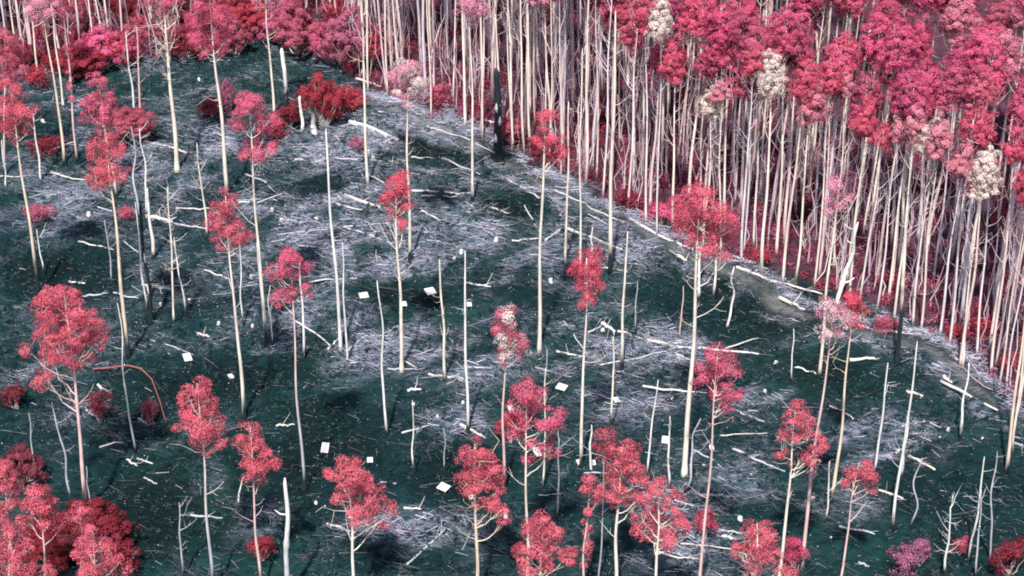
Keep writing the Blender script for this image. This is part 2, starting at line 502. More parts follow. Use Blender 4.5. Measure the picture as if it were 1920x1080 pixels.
T('small red three-tufted tree with pinkish trunk at centre left', 'the three-tufted red tree', (572, 922), (542, 468), 8, 'p', ROSE, '542,486,22,17;518,508,16,14;560,505,18;520,520,14,10;570,545,14;528,562,20,14;548,552,10', 3, 4, 'g')
T('small red crown with a pale flank on a straight pale trunk, upper centre', 'the straight trunk with small red crown', (753, 694), (742, 326), 10, 'c', (.66, .11, .145), '742,346,20,17;728,370,14;760,364,14;744,386,18;766,386,8;738,408,10,12;750,420,9,14', 16, 0, None)
T('slender tree with a cream and pink crown behind the fallen log crossing, upper centre', 'the cream crowned slender tree', (768, 492), (764, 104), 8, 'c', PALEC, '764,124,18;750,146,17;780,150,18;762,166,18;788,176,12;748,176,12;770,192,12', 8, 3, None, PINK, .40)
T('bare topped pale tree with a pink tuft touching the top edge, upper centre', 'the pale tree with pink tuft', (886, 375), (880, -34), 7, 'c', PINK, '882,8,18;900,18,14;866,14,12;884,-16,18;894,34,9', 4, 2)
T('small red crown half way up a thick cream trunk before the forest edge', 'the thick cream trunk with low red crown', (1011, 660), (1024, 120), 10, 'c', (.65, .105, .155), '1024,232,18;1010,258,12;1040,262,15;1042,284,16;1012,272,9;1030,296,10;1050,296,7', 5, 0)
T('upright red crown with round lobes on a slim tree at centre right', 'the round lobed red tree', (1090, 876), (1100, 474), 9, 'c', (.64, .095, .145), '1102,494,22,18;1080,518,14;1108,518,18;1086,536,16,12;1124,540,11,15;1104,550,14;1098,572,11,12', 3, 3)
T('large broad red and pink crown on the tall bright trunk at right of centre', 'the broad pink tree', (1283, 892), (1314, 346), 14, 'c', (.66, .12, .17), '1310,374,30,24;1285,392,22;1344,402,22;1296,420,26,20;1368,420,16;1330,440,26,20;1274,428,14;1350,460,22,16;1316,470,18,14;1362,486,10;1292,446,14', 8, 0)
T('pale cream crowned tree leaning right with red shoots along its lower trunk', 'the pale cream crown', (1503, 1064), (1564, 560), 10, 'p', PALEC, '1560,580,18;1545,600,15;1582,602,16;1556,620,16;1590,596,10;1572,628,12;1548,626,8;1530,860,6,20;1524,900,7,20;1518,940,6,20', 6, 2, None, PINK, .42)
T('red ball crown touching a pale cream crown, on a slim tan trunk', 'the red ball crown', (1561, 932), (1604, 552), 9, 'o', (.62, .08, .125), '1604,568,18,15;1590,580,14;1618,588,13;1602,596,14;1612,610,7', 4, 2)
T('tall bright bare trunk with a thin pink crown, standing before the forest', 'the tall bright trunk with thin pink crown', (1536, 706), (1574, 330), 9, 'c', PINK, '1572,346,16;1560,366,12;1584,372,13;1570,388,12;1556,398,8', 14, 2)
T('tall slim pale tree right of the broad red crown, cut by the top edge', 'the tall slim pale tree', (514, 214), (496, -40), 7, 'c', PINK, '498,-14,16;512,4,12;488,6,10', 10, 2)
T('tall slim pale tree standing over the crossed logs, cut by the top edge', 'the slim pale tree over the crossed logs', (690, 348), (674, -60), 8, 'c', PINK, '676,-30,18;690,-14,12;664,-12,12', 9, 2)
T('slim pale trunk rooted behind the dusty pink crown at upper left', 'the slim trunk behind the dusty pink crown', (71, 142), (46, -60), 6, 'c', ROSE, '48,-20,18;60,-6,12;40,4,10', 3, 1)
T('slim pale trunk close right of the pink topped tan tree, upper left', 'the slim trunk by the pink topped tree', (118, 196), (92, -50), 6, 'c', PINK, '92,-16,16;104,2,12;84,4,10', 3, 1)
# lower rows
T('bushy conical red tree, the largest at the left of the clearing', 'the bushy conical red tree', (163, 958), (118, 532), 11, 'p', RED, '100,552,18;124,556,18;86,580,20;118,588,24;150,588,20;100,618,22;138,622,24;172,612,20;186,632,16;78,624,14;112,650,22;150,650,20;180,648,12;94,672,18;128,680,18;160,668,14;50,658,11;84,706,14;72,716,12', 4, 6)
T('red tree with a tapering jagged crown between the left clearing and the bottom edge', 'the tapering red tree', (403, 1118), (368, 708), 9, 'c', RED, '366,728,18;354,752,18;384,752,16;364,778,22;396,786,18;346,800,16;376,808,22;404,812,14;416,830,10;382,832,14;390,848,9', 2, 5, 'g')
T('narrow red tree with thin dangling lower tufts, beside the white dead spar', 'the narrow red tree by the dead spar', (490, 1110), (468, 790), 8, 'p', RED, '466,808,15;456,830,15;484,832,16;474,854,18;500,858,16;512,872,10;482,876,16;460,866,10;472,896,10;488,900,8', 6, 4)
T('wide slanting red crown stepping down to the right, near the bottom edge', 'the wide slanting red crown', (668, 1150), (648, 853), 10, 'c', RED, '650,872,18;632,892,16;664,892,18;684,906,16;648,912,16;676,926,20;702,928,16;640,940,14;662,956,16;712,950,18;736,954,10;694,962,14;676,978,13;708,978,14', 7, 0)
T('egg shaped red crown over a fan of bare limbs, bottom centre', 'the egg shaped red crown', (893, 1150), (890, 823), 11, 'o', RED, '892,842,18;876,862,15;908,862,17;890,880,20;924,884,17;872,904,14;906,908,19;934,914,15;890,930,16;926,940,17;940,956,12;878,924,10;946,976,7', 12, 0)
T('pale pink and cream crowned tree at the centre of the clearing', 'the pale pink crown at centre', (945, 918), (948, 576), 8, 'p', PALEC, '948,594,16;936,614,14;964,616,15;950,634,18;972,644,15;938,648,14;960,662,15;984,658,8;944,674,9', 4, 4, None, (.66, .15, .21), .55)
T('red tree of stacked loose tufts with a white board against it, lower centre', 'the red tree of stacked tufts', (988, 1108), (988, 718), 9, 'c', ROSE, '988,738,20;1012,752,15;972,762,16;1000,774,18;1030,786,18;980,792,14;1018,806,14;966,818,12;1040,806,12;1034,842,16;996,836,14;990,860,9', 4, 3)
T('stout red crown with a cream flank rising from the bottom edge, lower centre', 'the stout red crown at the bottom edge', (1014, 1220), (1018, 963), 11, 'o', RED, '1018,982,17;1000,1002,18;1034,1002,18;1014,1024,24;1048,1024,14;986,1036,16;1060,1050,20,15;1030,1052,16;996,1064,18;976,1054,10', 3, 0)
T('rounded red tree of tiered tufts, tallest of the cluster at bottom centre right', 'the tiered red tree', (1153, 1140), (1166, 828), 11, 'c', RED, '1166,848,20;1150,870,16;1186,874,18;1168,892,20;1198,904,16;1150,906,16;1206,928,12;1178,920,16;1146,934,12;1190,946,14;1160,944,10', 3, 0)
T('wide loose red crown spreading right, overlapped by its taller neighbour, bottom centre right', 'the wide loose red crown', (1229, 1180), (1234, 902), 10, 'c', RED, '1234,922,20;1212,944,17;1256,946,18;1236,962,17;1270,968,14;1202,966,14;1284,982,14;1248,988,16;1204,996,16,12;1226,1014,16;1252,1016,16;1290,992,10', 3, 0)
T('slim small red crown with a ragged red sleeve down its stem, bottom centre', 'the ragged sleeved stem', (1092, 1125), (1106, 888), 7, 'p', RED, '1106,904,13;1118,922,11;1100,916,9;1124,940,8;1104,964,6,10;1102,990,7,14;1100,1020,6,14;1098,1052,6,14', 1, 2)
T('thin stem with a small faded red tuft, behind the taller tiered tree', 'the small faded red tuft', (1121, 1090), (1138, 798), 5, 'g', (.48, .08, .11), '1136,816,13;1126,836,10;1144,838,11;1130,856,9,12', 2, 2)
T('red crown of two rounded tiers on a slender trunk, lower right of centre', 'the two tiered red tree', (1308, 1135), (1346, 655), 9, 'p', ROSE, '1346,674,21,18;1326,690,16;1366,690,16;1346,706,18;1380,712,13;1316,710,12;1370,732,15;1340,730,13;1384,742,8;1352,752,12;1362,766,9', 5, 2)
T('open red tree with separate shelf-like tufts, lower right', 'the open tufted red tree', (1458, 1120), (1492, 758), 10, 'c', RED, '1492,776,19,16;1508,792,14;1482,796,14;1466,816,8;1518,816,16,12;1540,834,16,13;1496,826,10;1522,850,16,12;1466,850,10,8;1498,862,14,8;1530,866,10', 6, 2)
T('full red crown at the bottom edge with a maroon bush behind, lower right', 'the full red crown at the bottom edge', (1424, 1210), (1420, 972), 11, 'c', RED, '1420,990,17;1404,1008,16;1438,1010,17;1420,1028,20;1448,1044,16;1396,1034,14;1380,1034,10;1460,1062,16;1424,1056,18;1404,1066,14;1478,1072,12', 3, 0)
T('small red ball crown on a thin leaning reddish trunk, lower right', 'the small red ball crown', (1570, 1112), (1612, 856), 7, 'p', RED, '1612,874,15;1600,888,14;1626,890,14;1612,904,14;1632,908,9;1584,908,4;1636,918,5', 1, 0)
# lower left thicket
T('red crown cut by the left edge above the lower left thicket', 'the red crown cut by the left edge', (20, 1180), (6, 862), 9, 'p', RED, '4,882,17;14,902,14;0,916,18;24,920,11;12,936,16;26,942,10;8,964,10;16,976,8', 0, 0)
T('domed red crown with maroon shoulder in the lower left thicket', 'the domed red crown', (92, 1250), (72, 918), 10, 'p', RED, '72,936,18;58,956,16;90,952,18;110,960,14;76,968,18;50,978,12;94,982,12;120,984,9', 0, 0, None, (.40, .045, .06), .25)
T('low red crown filling the bottom left corner', 'the corner red crown', (24, 1330), (18, 988), 10, 'p', RED, '12,1004,18;34,1012,17;48,1028,14;16,1032,20;40,1056,16;70,1064,13;6,1060,16;96,1068,10;50,1078,14', 1, 0)
T('pointed red crown beside the corner crown, bottom left', 'the pointed red crown', (186, 1330), (172, 985), 10, 'p', RED, '172,1002,13;160,1022,16;188,1024,17;176,1044,20;206,1038,16;150,1046,14;224,1056,13;196,1066,18;160,1072,18;240,1070,9', 1, 0)
T('small red crown between the domed and pointed crowns, bottom left', 'the small red crown at bottom left', (158, 1180), (148, 942), 7, 'p', RED, '148,958,15;160,970,12;138,972,12;152,984,10;132,1010,12,9', 0, 0)

# ------------------------------------------------------------------ bare poles, snags and charred spars
def snag(label, short, base, top, w, bark='w', bare=3, char=2.5, name='bare_pole', taper=.45, wig=.18, patches=0, knob=0, bark2=None, cat='dead tree', stubs=0):
    b = ground(*base); m = mpp(b)
    t3 = at_depth(top[0], top[1], b[1]) - b
    n = 24
    path = trunk_path(np.array([0, 0, -.5]), t3, n, wig)
    r0 = w * m * .43
    rad = r0 * (1 - (1 - taper) * np.linspace(0, 1, n))
    rad[0] *= 1.5; rad[1] *= 1.15
    if knob:
        for _ in range(knob): rad[rng.integers(4, n - 8)] *= 1.35
    rad[-1] *= .35
    mb = MB()
    col = bark_cols(path, BARKS[bark], char, BARKS[bark2] if bark2 else None)
    mb.tube(path, rad, 8, col, lump=.22, char=char)
    if bare: bare_branches(mb, path, rad, bare, .35, .98, np.array(BARKS[bark if bark != 'k' else 'g']) * .9, (.7, 3.0), .4, 2)
    root = link(name, None); root.location = b; root.empty_display_size = .4
    tag(root, label, cat, 'bare poles and snags in the clearing')
    mb.build('trunk', BARK, root, smooth=True)
    for k in range(stubs):                               # broken limb stubs
        i = rng.integers(4, n - 1); a = path[i]; sg = 1 if k % 2 else -1
        sm = MB(); L = r0 * (2.5 + 2.5 * rng.random())
        sm.tube([a, a + np.array([sg * L * .6, -.2 * L, .25 * L]), a + np.array([sg * L, -.3 * L, .75 * L])], [rad[i] * .5, rad[i] * .38, rad[i] * .15], 5, BARKS[bark], lump=.2)
        sm.build('branch', BARK, root, smooth=True)
    for k in range(patches):                             # torn pale wood showing through the char
        i = int((.25 + .5 * k / max(1, patches)) * n); a, c = path[i], path[i + 2]
        sx = (-1 if k % 2 == 0 else 1) * rad[i] * .45
        pm = MB(); off = np.array([sx, -rad[i] * .8, 0])
        pm.tube([a + off, a * .6 + c * .4 + off, c + off * np.array([1.1, 1, 1])], [rad[i] * .25, rad[i] * .52, rad[i] * .1], 6, WHITE, lump=.3)
        pm.build('torn_wood', BARK, root)
    SPOTS.append((base[0], base[1], short))
    return root

K = snag
K('thin bare tree with a forked tip in the upper left clearing', 'the thin fork tipped tree', (251, 206), (236, 60), 5, 'w', 9, 1)
K('thin bare tree right of the thin fork tipped tree, upper left', 'the thin bare tree at upper left', (266, 246), (256, 50), 5, 'p', 9, 1)
K('thin bare stem right of the red tree at the left edge', 'the thin stem by the left edge tree', (76, 338), (62, 210), 5, 'w', 5, 1)
K('short bare stem at the left edge below the dusty pink crown', 'the short stem at the left edge', (10, 352), (3, 262), 4, 'w', 3, 1)
K('pale twisted stem of the grey stemmed clump, upper left', 'the pale twisted stem', (262, 402), (246, 236), 6, 'g', 12, 1, wig=.5)
K('bare stem with hanging twigs right of the pale twisted stem', 'the bare stem with hanging twigs', (275, 396), (262, 240), 5, 'w', 12, 1, wig=.4)
K('bare white pole with a crosswise log behind its upper half', 'the white pole with crossing log', (639, 656), (611, 242), 8, 'w', 2, 0, knob=1)
K('thin grey pole just right of the taller white pole, centre left', 'the thin grey pole', (652, 682), (642, 456), 5, 'w', 3)
K('thin pale pole rising through the three-tufted red crown', 'the pole by the three-tufted tree', (570, 672), (562, 492), 6, 'w', 2)
K('thin crooked pale pole left of the straight trunk with small red crown', 'the thin crooked pole', (727, 815), (707, 526), 6, 'w', 2, wig=.4)
K('straight pale pole with splayed twigs at its tip, centre', 'the pole with splayed tip', (834, 714), (824, 486), 7, 'c', 8)
K('straight pole with forked tip beside a small white board, centre', 'the pole with forked tip', (877, 808), (872, 470), 7, 'w', 6)
K('blackened spar with white torn patches standing among thin poles, left', 'the blackened spar at left', (284, 602), (262, 378), 9, 'k', 2, 0, patches=2, taper=.6)
K('pale stub of a tree behind the blackened spar, left', 'the pale stub at left', (288, 484), (276, 352), 9, 'c', 4, 2)
K('thin pale pole just left of the blackened spar', 'the pole left of the blackened spar', (276, 580), (253, 378), 5, 'w', 3)
K('dead twiggy pole with a tangle of yellowish branches at mid height, left', 'the tangled twiggy pole', (326, 606), (314, 350), 5, 'c', 26, 2)
K('thin pole leaning beside the tangled twiggy pole', 'the leaning thin pole', (349, 592), (326, 444), 5, 'w', 5)
K('slim snag with a hooked bare top below the antler-limbed tree', 'the hooked slim snag', (388, 438), (369, 268), 5, 'c', 8, 1)
K('thin pole hugging the leggy red tree', 'the pole hugging the leggy tree', (497, 650), (482, 455), 4, 'w', 1)
K('short crooked pole just right of the leggy red tree', 'the short crooked pole', (509, 648), (506, 535), 4, 'w', 2, wig=.4)
K('thin pole beside the knobby pink tree', 'the pole by the knobby tree', (456, 612), (449, 455), 4, 'w', 3)
K('thin leaning pole right of the red tree at the left edge', 'the pole at the left edge', (82, 516), (69, 430), 4, 'w', 3)
K('thin grey pole just left of the tan trunked red tree', 'the thin grey pole at left', (211, 535), (196, 412), 4, 'g', 3)
K('long thin white pole beside the foot of the tan trunked red tree', 'the long thin pole', (254, 846), (220, 568), 5, 'w', 3, wig=.4)
K('dim blue grey pole left of the bushy conical red tree', 'the dim blue grey pole', (136, 944), (97, 754), 6, 'g', 7, wig=.4)
K('thin dim pole near the left edge below the bushy conical tree', 'the dim pole near the left edge', (69, 898), (54, 774), 4, 'g', 3)
K('short thin pole at the foot of the bushy conical red tree', 'the short pole by the conical tree', (171, 960), (162, 874), 4, 'g', 1)
K('thin grey pole with twiggy tip near the bottom edge at left', 'the twiggy tipped pole', (344, 1086), (336, 942), 5, 'g', 10)
K('thick white dead spar with a side stub and a knot, bottom edge', 'the thick white dead spar', (541, 1140), (534, 896), 13, 'w', 0, 0, 'dead_spar', .6, .3, 0, 1, 'g', stubs=1)
K('white topped dead spar blackened at its foot, upper left of centre', 'the white topped dead spar', (541, 234), (528, 90), 11, 'w', 1, 9, 'dead_spar', .75)
K('short white broken trunk beside the split stump, upper centre', 'the short white broken trunk', (567, 250), (562, 180), 8, 'w', 0, 0, 'broken_trunk', .7)
K('split stump, dark above and white at its foot, upper centre', 'the split stump', (590, 250), (584, 192), 15, 'k', 0, 0, 'split_stump', .35, .1, 1, bark2='w')
K('huge broken charred black trunk with white torn patches at the forest edge', 'the huge charred trunk', (937, 305), (930, 128), 20, 'k', 3, 0, 'charred_tree', .62, .2, 3)
K('black charred post under a pale trunk at the forest edge, right', 'the black charred post', (1682, 682), (1702, 380), 11, 'c', 4, 13, 'charred_tree', .5, .15)
K('jagged white shattered spar before the forest, behind the red ball crown', 'the jagged white spar', (1569, 566), (1609, 416), 11, 'w', 3, 0, 'dead_spar', .5, .5, 0, 2, stubs=3)
K('small pale pole standing alone near the fallen log, upper right of centre', 'the small lone pole', (1109, 476), (1111, 426), 5, 'w', 1, 1)
K('tall thin bare tree just before the forest edge, above the long fallen log', 'the tall thin bare tree', (1060, 494), (1066, 190), 6, 'c', 8, 1)
K('tall thin bare tree rising behind the round lobed red crown', 'the tall thin tree behind the round crown', (1087, 520), (1092, 90), 5, 'c', 8, 1)
K('tall cream bare trunk before the forest edge with a dark foot', 'the tall cream bare trunk', (1144, 512), (1154, 20), 9, 'c', 12, 5)
K('pale pole with a forked tip leaning right, centre right', 'the leaning forked pole', (1164, 698), (1177, 434), 7, 'c', 4, 4)
K('thin purplish pole beside the leaning stick, centre right', 'the thin purplish pole', (1192, 630), (1195, 528), 4, 'g', 2)
K('hook-topped thin grey pole below the thick cream trunk', 'the hook-topped pole', (1023, 768), (1026, 655), 4, 'g', 3)
K('white pole behind the round lobed red tree, beside a white board', 'the pole beside a board', (1147, 802), (1150, 630), 6, 'c', 2)
K('thin pinkish pole left of the broad pink tree\'s trunk', 'the thin pinkish pole', (1275, 642), (1281, 536), 4, 'p', 2)
K('short bright trunk close behind the broad pink tree', 'the short bright trunk', (1311, 556), (1315, 380), 7, 'w', 3, 1)
K('bare straight trunk right of the broad pink tree, with a dark foot', 'the bare straight trunk', (1338, 568), (1344, 420), 7, 'c', 3, 3)
K('crooked white snag with a square side arm near the forest edge', 'the crooked white snag', (1363, 612), (1377, 500), 6, 'w', 3, 1, wig=.6, stubs=1)
K('thin white pole standing alone in the dark right of the clearing', 'the thin lone white pole', (1485, 724), (1488, 616), 4, 'w', 0)
K('pale straight pole with a leaning twin, below the bright log, right', 'the pale straight pole', (1640, 890), (1665, 680), 6, 'w', 2, wig=.1)
K('long white pole reaching from the track to the pale debris, right', 'the long white pole', (1673, 992), (1720, 640), 7, 'w', 3, wig=.2)
K('short thick white pole doubled by the long white pole, right', 'the short white pole', (1691, 898), (1704, 778), 7, 'w', 2)
K('short bright pole beside the track, far right', 'the short bright pole', (1801, 829), (1817, 680), 7, 'w', 2, wig=.3)
K('tall bare twin trunk leaning right at the right edge', 'the tall twin trunk at the right edge', (1888, 884), (1936, 470), 8, 'o', 3)
K('thinner tall bare trunk beside the twin trunk at the right edge', 'the thinner trunk at the right edge', (1897, 850), (1938, 480), 6, 'c', 2)
K('plain bluish pole leaning right near the lower right corner', 'the plain bluish pole', (1817, 1050), (1846, 856), 6, 'w', 2)
K('knobbly grey pole with crown of twigs near the lower right corner', 'the knobbly grey pole', (1855, 1055), (1870, 846), 5, 'g', 9, wig=.4)
K('pale pole with a broom of dead twigs, bottom right', 'the pole with twig broom', (1772, 1082), (1782, 950), 6, 'w', 16)
K('dim twiggy pole between the bluish and knobbly poles', 'the dim twiggy pole', (1830, 1085), (1840, 918), 5, 'g', 14)
K('crooked grey pole right of the long white pole, lower right', 'the crooked grey pole', (1702, 995), (1730, 858), 5, 'g', 5, wig=.6)
K('thin twin poles left of the red ball crown\'s trunk', 'the thin twin poles', (1548, 982), (1556, 864), 5, 'c', 3)
K('short white post with two small boards at its foot, lower centre', 'the short white post', (1108, 880), (1109, 796), 6, 'w', 1, 0)
K('thin straight pole leaning right, lower centre right', 'the thin straight leaning pole', (1212, 890), (1234, 712), 5, 'w', 2, wig=.1)
K('thin pole with twiggy fork beside a white board, lower centre right', 'the twiggy forked pole', (1255, 916), (1256, 780), 6, 'w', 6)
K('crooked grey pole left of the two tiered red tree', 'the crooked pole by the two tiered tree', (1282, 922), (1314, 784), 6, 'g', 4, wig=.6)
K('twiggy pole with a mossy tip right of the stacked tuft tree', 'the mossy tipped pole', (1043, 976), (1049, 822), 5, 'g', 14)
K('straight pale pole through the right side of the stacked tuft tree', 'the pole in the stacked tufts', (1018, 914), (1023, 690), 5, 'c', 1)
K('thin pole with pale lumps near its top, lower centre', 'the lumpy topped pole', (776, 890), (773, 750), 4, 'w', 3, knob=3)
K('faint thin pole in the dark lower centre', 'the faint thin pole', (834, 884), (832, 802), 3, 'g', 1)

# ------------------------------------------------------------------ the forest behind the edge
def forest_proto(seed, kind):
    h = 36.0 * (.9 + .2 * rng.random())
    path = trunk_path(np.array([0, 0, -1.0]), np.array([rng.normal() * .8, rng.normal() * .8, h - 2.0]), 14, .3)
    rad = (.16 + .16 * rng.random() ** 1.5) * (1.05 - .85 * np.linspace(0, 1, 14) ** 1.2)
    rad[0] *= 1.35
    mb = MB()
    bc = np.array((.95, .89, .81))
    mb.tube(path, rad, 7, bark_cols(path, bc, 0), lump=.1, char=1.0 + 2.5 * rng.random())
    bare_branches(mb, path, rad, 9 if kind != 1 else 13, .50, .86, bc * np.array([.86, .78, .86]), (1.5, 5), 1.1, 2)
    L = []
    tx, ty = path[-1, 0], path[-1, 1]
    ch = (7.6, 5.4, 8.8)[kind]; cw = (1.85, 1.35, 2.05)[kind]
    L.append((tx, ty, h - .40 * ch, cw * .82, cw * .82, ch * .37)); L.append((tx + .3, ty - .3, h - .58 * ch, cw * 1.0, cw * 1.0, ch * .24))
    nl = (8, 4, 12)[kind]
    for k in range(nl):
        a = k * 2.4 + rng.random(); f = rng.random()
        sz = .6 + .4 * rng.random()
        rr = cw * (.62 + .35 * rng.random()) * (1 - .35 * f)
        L.append((tx + rr * math.cos(a), ty + rr * math.sin(a), h - ch * (.82 - .42 * f), sz, sz, sz * 1.1))
    fb = MB()
    C = foliage(fb, L, per=190, leaf=.23, dens=.95, crad=.52, dome=.95)
    for s in C[::5]:
        z = s[2] - 1.5 - 1.5 * rng.random()
        a = [np.interp(z, path[:, 2], path[:, i]) for i in range(3)]
        branch_tube(mb, a, s, .055, .02, bc * .9, 4, .06, 3)
    tm, cm = mb.mesh('trunk', True), fb.mesh('crown')
    tm.materials.append(BARK); cm.materials.append(LEAF)
    return tm, cm, h
PROTO = [forest_proto(i, i % 3) for i in range(15)]

def forest_tree(x, y, proto, hs, ws, rot, crown, bark, label, group=None, name='forest_tree', lean=(0, 0)):
    root = link(name, None)
    root.location = (x, y, float(H(x, y)))
    root.rotation_euler = (lean[0], lean[1], rot)
    root.scale = (ws, ws, hs)
    root.empty_display_size = .4
    tm, cm, h = PROTO[proto]
    tr = link('trunk', tm, root, bark); tr.scale = (.92 / ws, .92 / ws, 1)
    link('crown', cm, root, crown)
    return tag(root, label, 'tree', group)

ORD = ['first', 'second', 'third', 'fourth', 'fifth', 'sixth', 'seventh', 'eighth', 'ninth', 'tenth', 'eleventh', 'twelfth', 'thirteenth', 'fourteenth', 'fifteenth',
       'sixteenth', 'seventeenth', 'eighteenth', 'nineteenth', 'twentieth', 'twenty-first', 'twenty-second', 'twenty-third', 'twenty-fourth', 'twenty-fifth',
       'twenty-sixth', 'twenty-seventh', 'twenty-eighth', 'twenty-ninth', 'thirtieth', 'thirty-first', 'thirty-second', 'thirty-third', 'thirty-fourth', 'thirty-fifth', 'thirty-sixth', 'thirty-seventh', 'thirty-eighth', 'thirty-ninth', 'fortieth']
def tree_height_for(base, topv, u):
    b = ground(*base); t = at_depth(u, topv, b[1]); return b, t[2] - b[2]

placed = []
# the front row of trunks, as they stand along the edge
FRONT = [(690, 172, 0), (727, 181, 0), (752, 190, 0), (808, 223, 0), (873, 237, 0), (905, 262, 0), (963, 286, 0), (983, 291, 0), (995, 289, 0), (1030, 318, 0), (1052, 336, 0), (1098, 352, 0), (1130, 372, 0), (1176, 398, 0), (1212, 420, 0), (1232, 445, 1),
         (1262, 440, 0), (1318, 466, 1), (1352, 476, 0), (1390, 495, 0), (1428, 519, 1), (1467, 532, 0), (1490, 538, 0), (1527, 540, 0), (1592, 558, 0), (1612, 566, 0), (1643, 590, 0), (1675, 605, 0),
         (1712, 612, 1), (1727, 620, 0), (1762, 630, 0), (1780, 650, 0), (1800, 690, 1), (1806, 690, 0), (1832, 668, 0), (1858, 706, 0), (1873, 724, 0), (1886, 738, 0), (1906, 784, 0)]
pale_i = 0
PALE_WORDS = ['cream crowned tree at the forest edge, nearest the broad pink tree', 'cream crowned tree in the front row directly behind the broad pink tree',
              'tall white crowned tree standing above the red canopy at the forest edge', 'low cream crowned tree in the front row before the black charred post',
              'big cream crowned tree with pinkish trunk at the right of the forest edge']
for k, (u, v, pale) in enumerate(FRONT):
    b = ground(u, v)
    p = int(rng.integers(0, 15))
    hs = (.93 + .14 * rng.random()) * (1 + .32 * min(1, max(0, (1270 - u) / 380)))
    if pale:
        lab = PALE_WORDS[pale_i]; hs *= (1.0, .80, 1.0, .86, .93)[pale_i]; pale_i += 1; cc = (.76, .64, .56); p = (0, 3, 2, 6, 5)[pale_i - 1]
    else:
        lab = 'pale trunk in the forest edge front row, %s from its left end' % ORD[k]
        cc = (.62, .10, .165) if rng.random() < .6 else (.66, .24, .30)
    tint = [(1, .97, .92), (1, .92, .90), (1, .84, .84), (.92, .89, .98)][int(rng.integers(0, 4))]
    forest_tree(b[0], b[1], p, hs, .98, rng.random() * 6.28, cc, tint, lab, 'trunks along the forest edge')
    placed.append((b[0], b[1]))

def scatter():
    pts = []
    st = 4.3
    for gx in np.arange(-125, 118, st):
        for gy in np.arange(215, 440, st):
            x = gx + (rng.random() - .5) * st * .95; y = gy + (rng.random() - .5) * st * .95
            bh = float(behind(x, y))
            u, v = project((x, y, 0)); ut, vt = project((x, y, 38))
            if bh < 2.5 or ut < -90 or ut > 2010 or v < -30: continue
            if bh > (100 if x > 40 else 78): continue
            leftz = x < -33
            if leftz and rng.random() > .85: continue
            if rng.random() < .05: continue
            if bh > 12 and any((x - a) ** 2 + (y - c) ** 2 < (14 if x > 12 else 11) for a, c in placed): continue
            if any((x - a) ** 2 + (y - c) ** 2 < 6 for a, c in placed): continue
            pts.append((bh, x, y, u, v, ut, vt, leftz)); placed.append((x, y))
    return pts
pts = scatter()
def shown(p):                                            # what shows largest: canopy in frame, then nearness to the edge
    bh, x, y, u, v, ut, vt, lz = p
    return bh - (40 if (vt > -20 and ut < 1960) else 0) - (15 if lz and v > -60 else 0)
pts.sort(key=shown)
print('forest points', len(pts))
rest = MB(); restc = MB(); CNT = {}
pts[:300] = sorted(pts[:300], key=lambda q: q[0])
for k, (bh, x, y, u, v, ut, vt, lz) in enumerate(pts):
    r = rng.random()
    deep = vt > -40 and not lz
    if r < (.06 if deep else .25): cc, word = (.64, .22, .29), 'pink'
    else:
        q = rng.random(); q2 = .72 + .42 * rng.random(); cc = q2 * np.array((.57 + .08 * q, .092 + .035 * rng.random(), .170 + .05 * rng.random())); word = 'red'
    tint = [(1, .95, .90), (.96, .84, .84), (.92, .74, .78), (.80, .76, .90)][int(rng.integers(0, 4))]
    pr = int(rng.integers(0, 15)); rot = rng.random() * 6.28
    hs = (.89 + .25 * rng.random()) * (1 + .32 * min(1, max(0, (1270 - u) / 380))); ws = (1.06 if bh > 8 else .92) + .3 * rng.random()
    if bh > 8 and not lz and pr % 3 == 1: pr += 1
    if k < 330:
        lm = min([(700, 'the first forest trunks'), (935, 'the huge charred trunk'), (1150, 'the tall cream bare trunk'), (1235, 'the leftmost cream edge tree'), (1320, 'the broad pink tree'), (1440, 'the tall white crowned tree'),
                  (1560, 'the jagged white spar'), (1690, 'the black charred post'), (1800, 'the big cream edge tree'), (1900, 'the right edge trunks')], key=lambda q: abs(q[0] - u - 10))[1]
        kk = (lz, deep, word if deep else '', lm, bh > 9 if deep else 0); CNT[kk] = CNT.get(kk, 0) + 1
        if lz: lab, g = '%s crowned tree in the open forest beyond the upper left clearing' % word, '%s trees of the upper left forest' % word
        elif deep and bh > 9: lab, g = '%s crown in the canopy behind %s, %s back from the edge' % (word, lm, ORD[min(39, CNT[kk] - 1)]), '%s crowns of the upper right canopy' % word
        elif deep: lab, g = '%s crowned tree just inside the forest near %s, %s in' % (word, lm, ORD[min(39, CNT[kk] - 1)]), '%s trees behind the front row' % word
        else: lab, g = 'tall forest trunk cut by the top edge, %s behind %s' % (ORD[min(39, CNT[kk] - 1)], lm), 'tall trunks behind %s' % lm
        forest_tree(x, y, pr, hs, ws, rot, cc, tint, lab, g, lean=(rng.normal() * .012, rng.normal() * .012))
    else:
        h = 33 * hs; z0 = float(H(x, y))
        pth = trunk_path(np.array([x, y, z0 - 1]), np.array([x + rng.normal(), y + rng.normal(), z0 + h]), 8, .4)
        rest.tube(pth, .25 * (1.05 - .8 * np.linspace(0, 1, 8)), 5, np.array((.88, .80, .70)) * np.array(tint), cap=False)
        foliage(restc, [(x, y, z0 + h - 3.5, 2.4, 2.4, 3.4), (x + .8, y - .6, z0 + h - 6.5, 1.8, 1.8, 2.6)], per=34, leaf=.42, dens=.40, crad=.8, c0=cc)
if rest.n:
    o = rest.build('far_forest', BARK, None, smooth=True)
    tag(o, 'far trunks of the forest interior reading as one mass', None, None, 'stuff')
    o2 = restc.build('far_forest_foliage', LEAF); tag(o2, 'far red foliage of the forest interior reading as one mass', None, None, 'stuff')

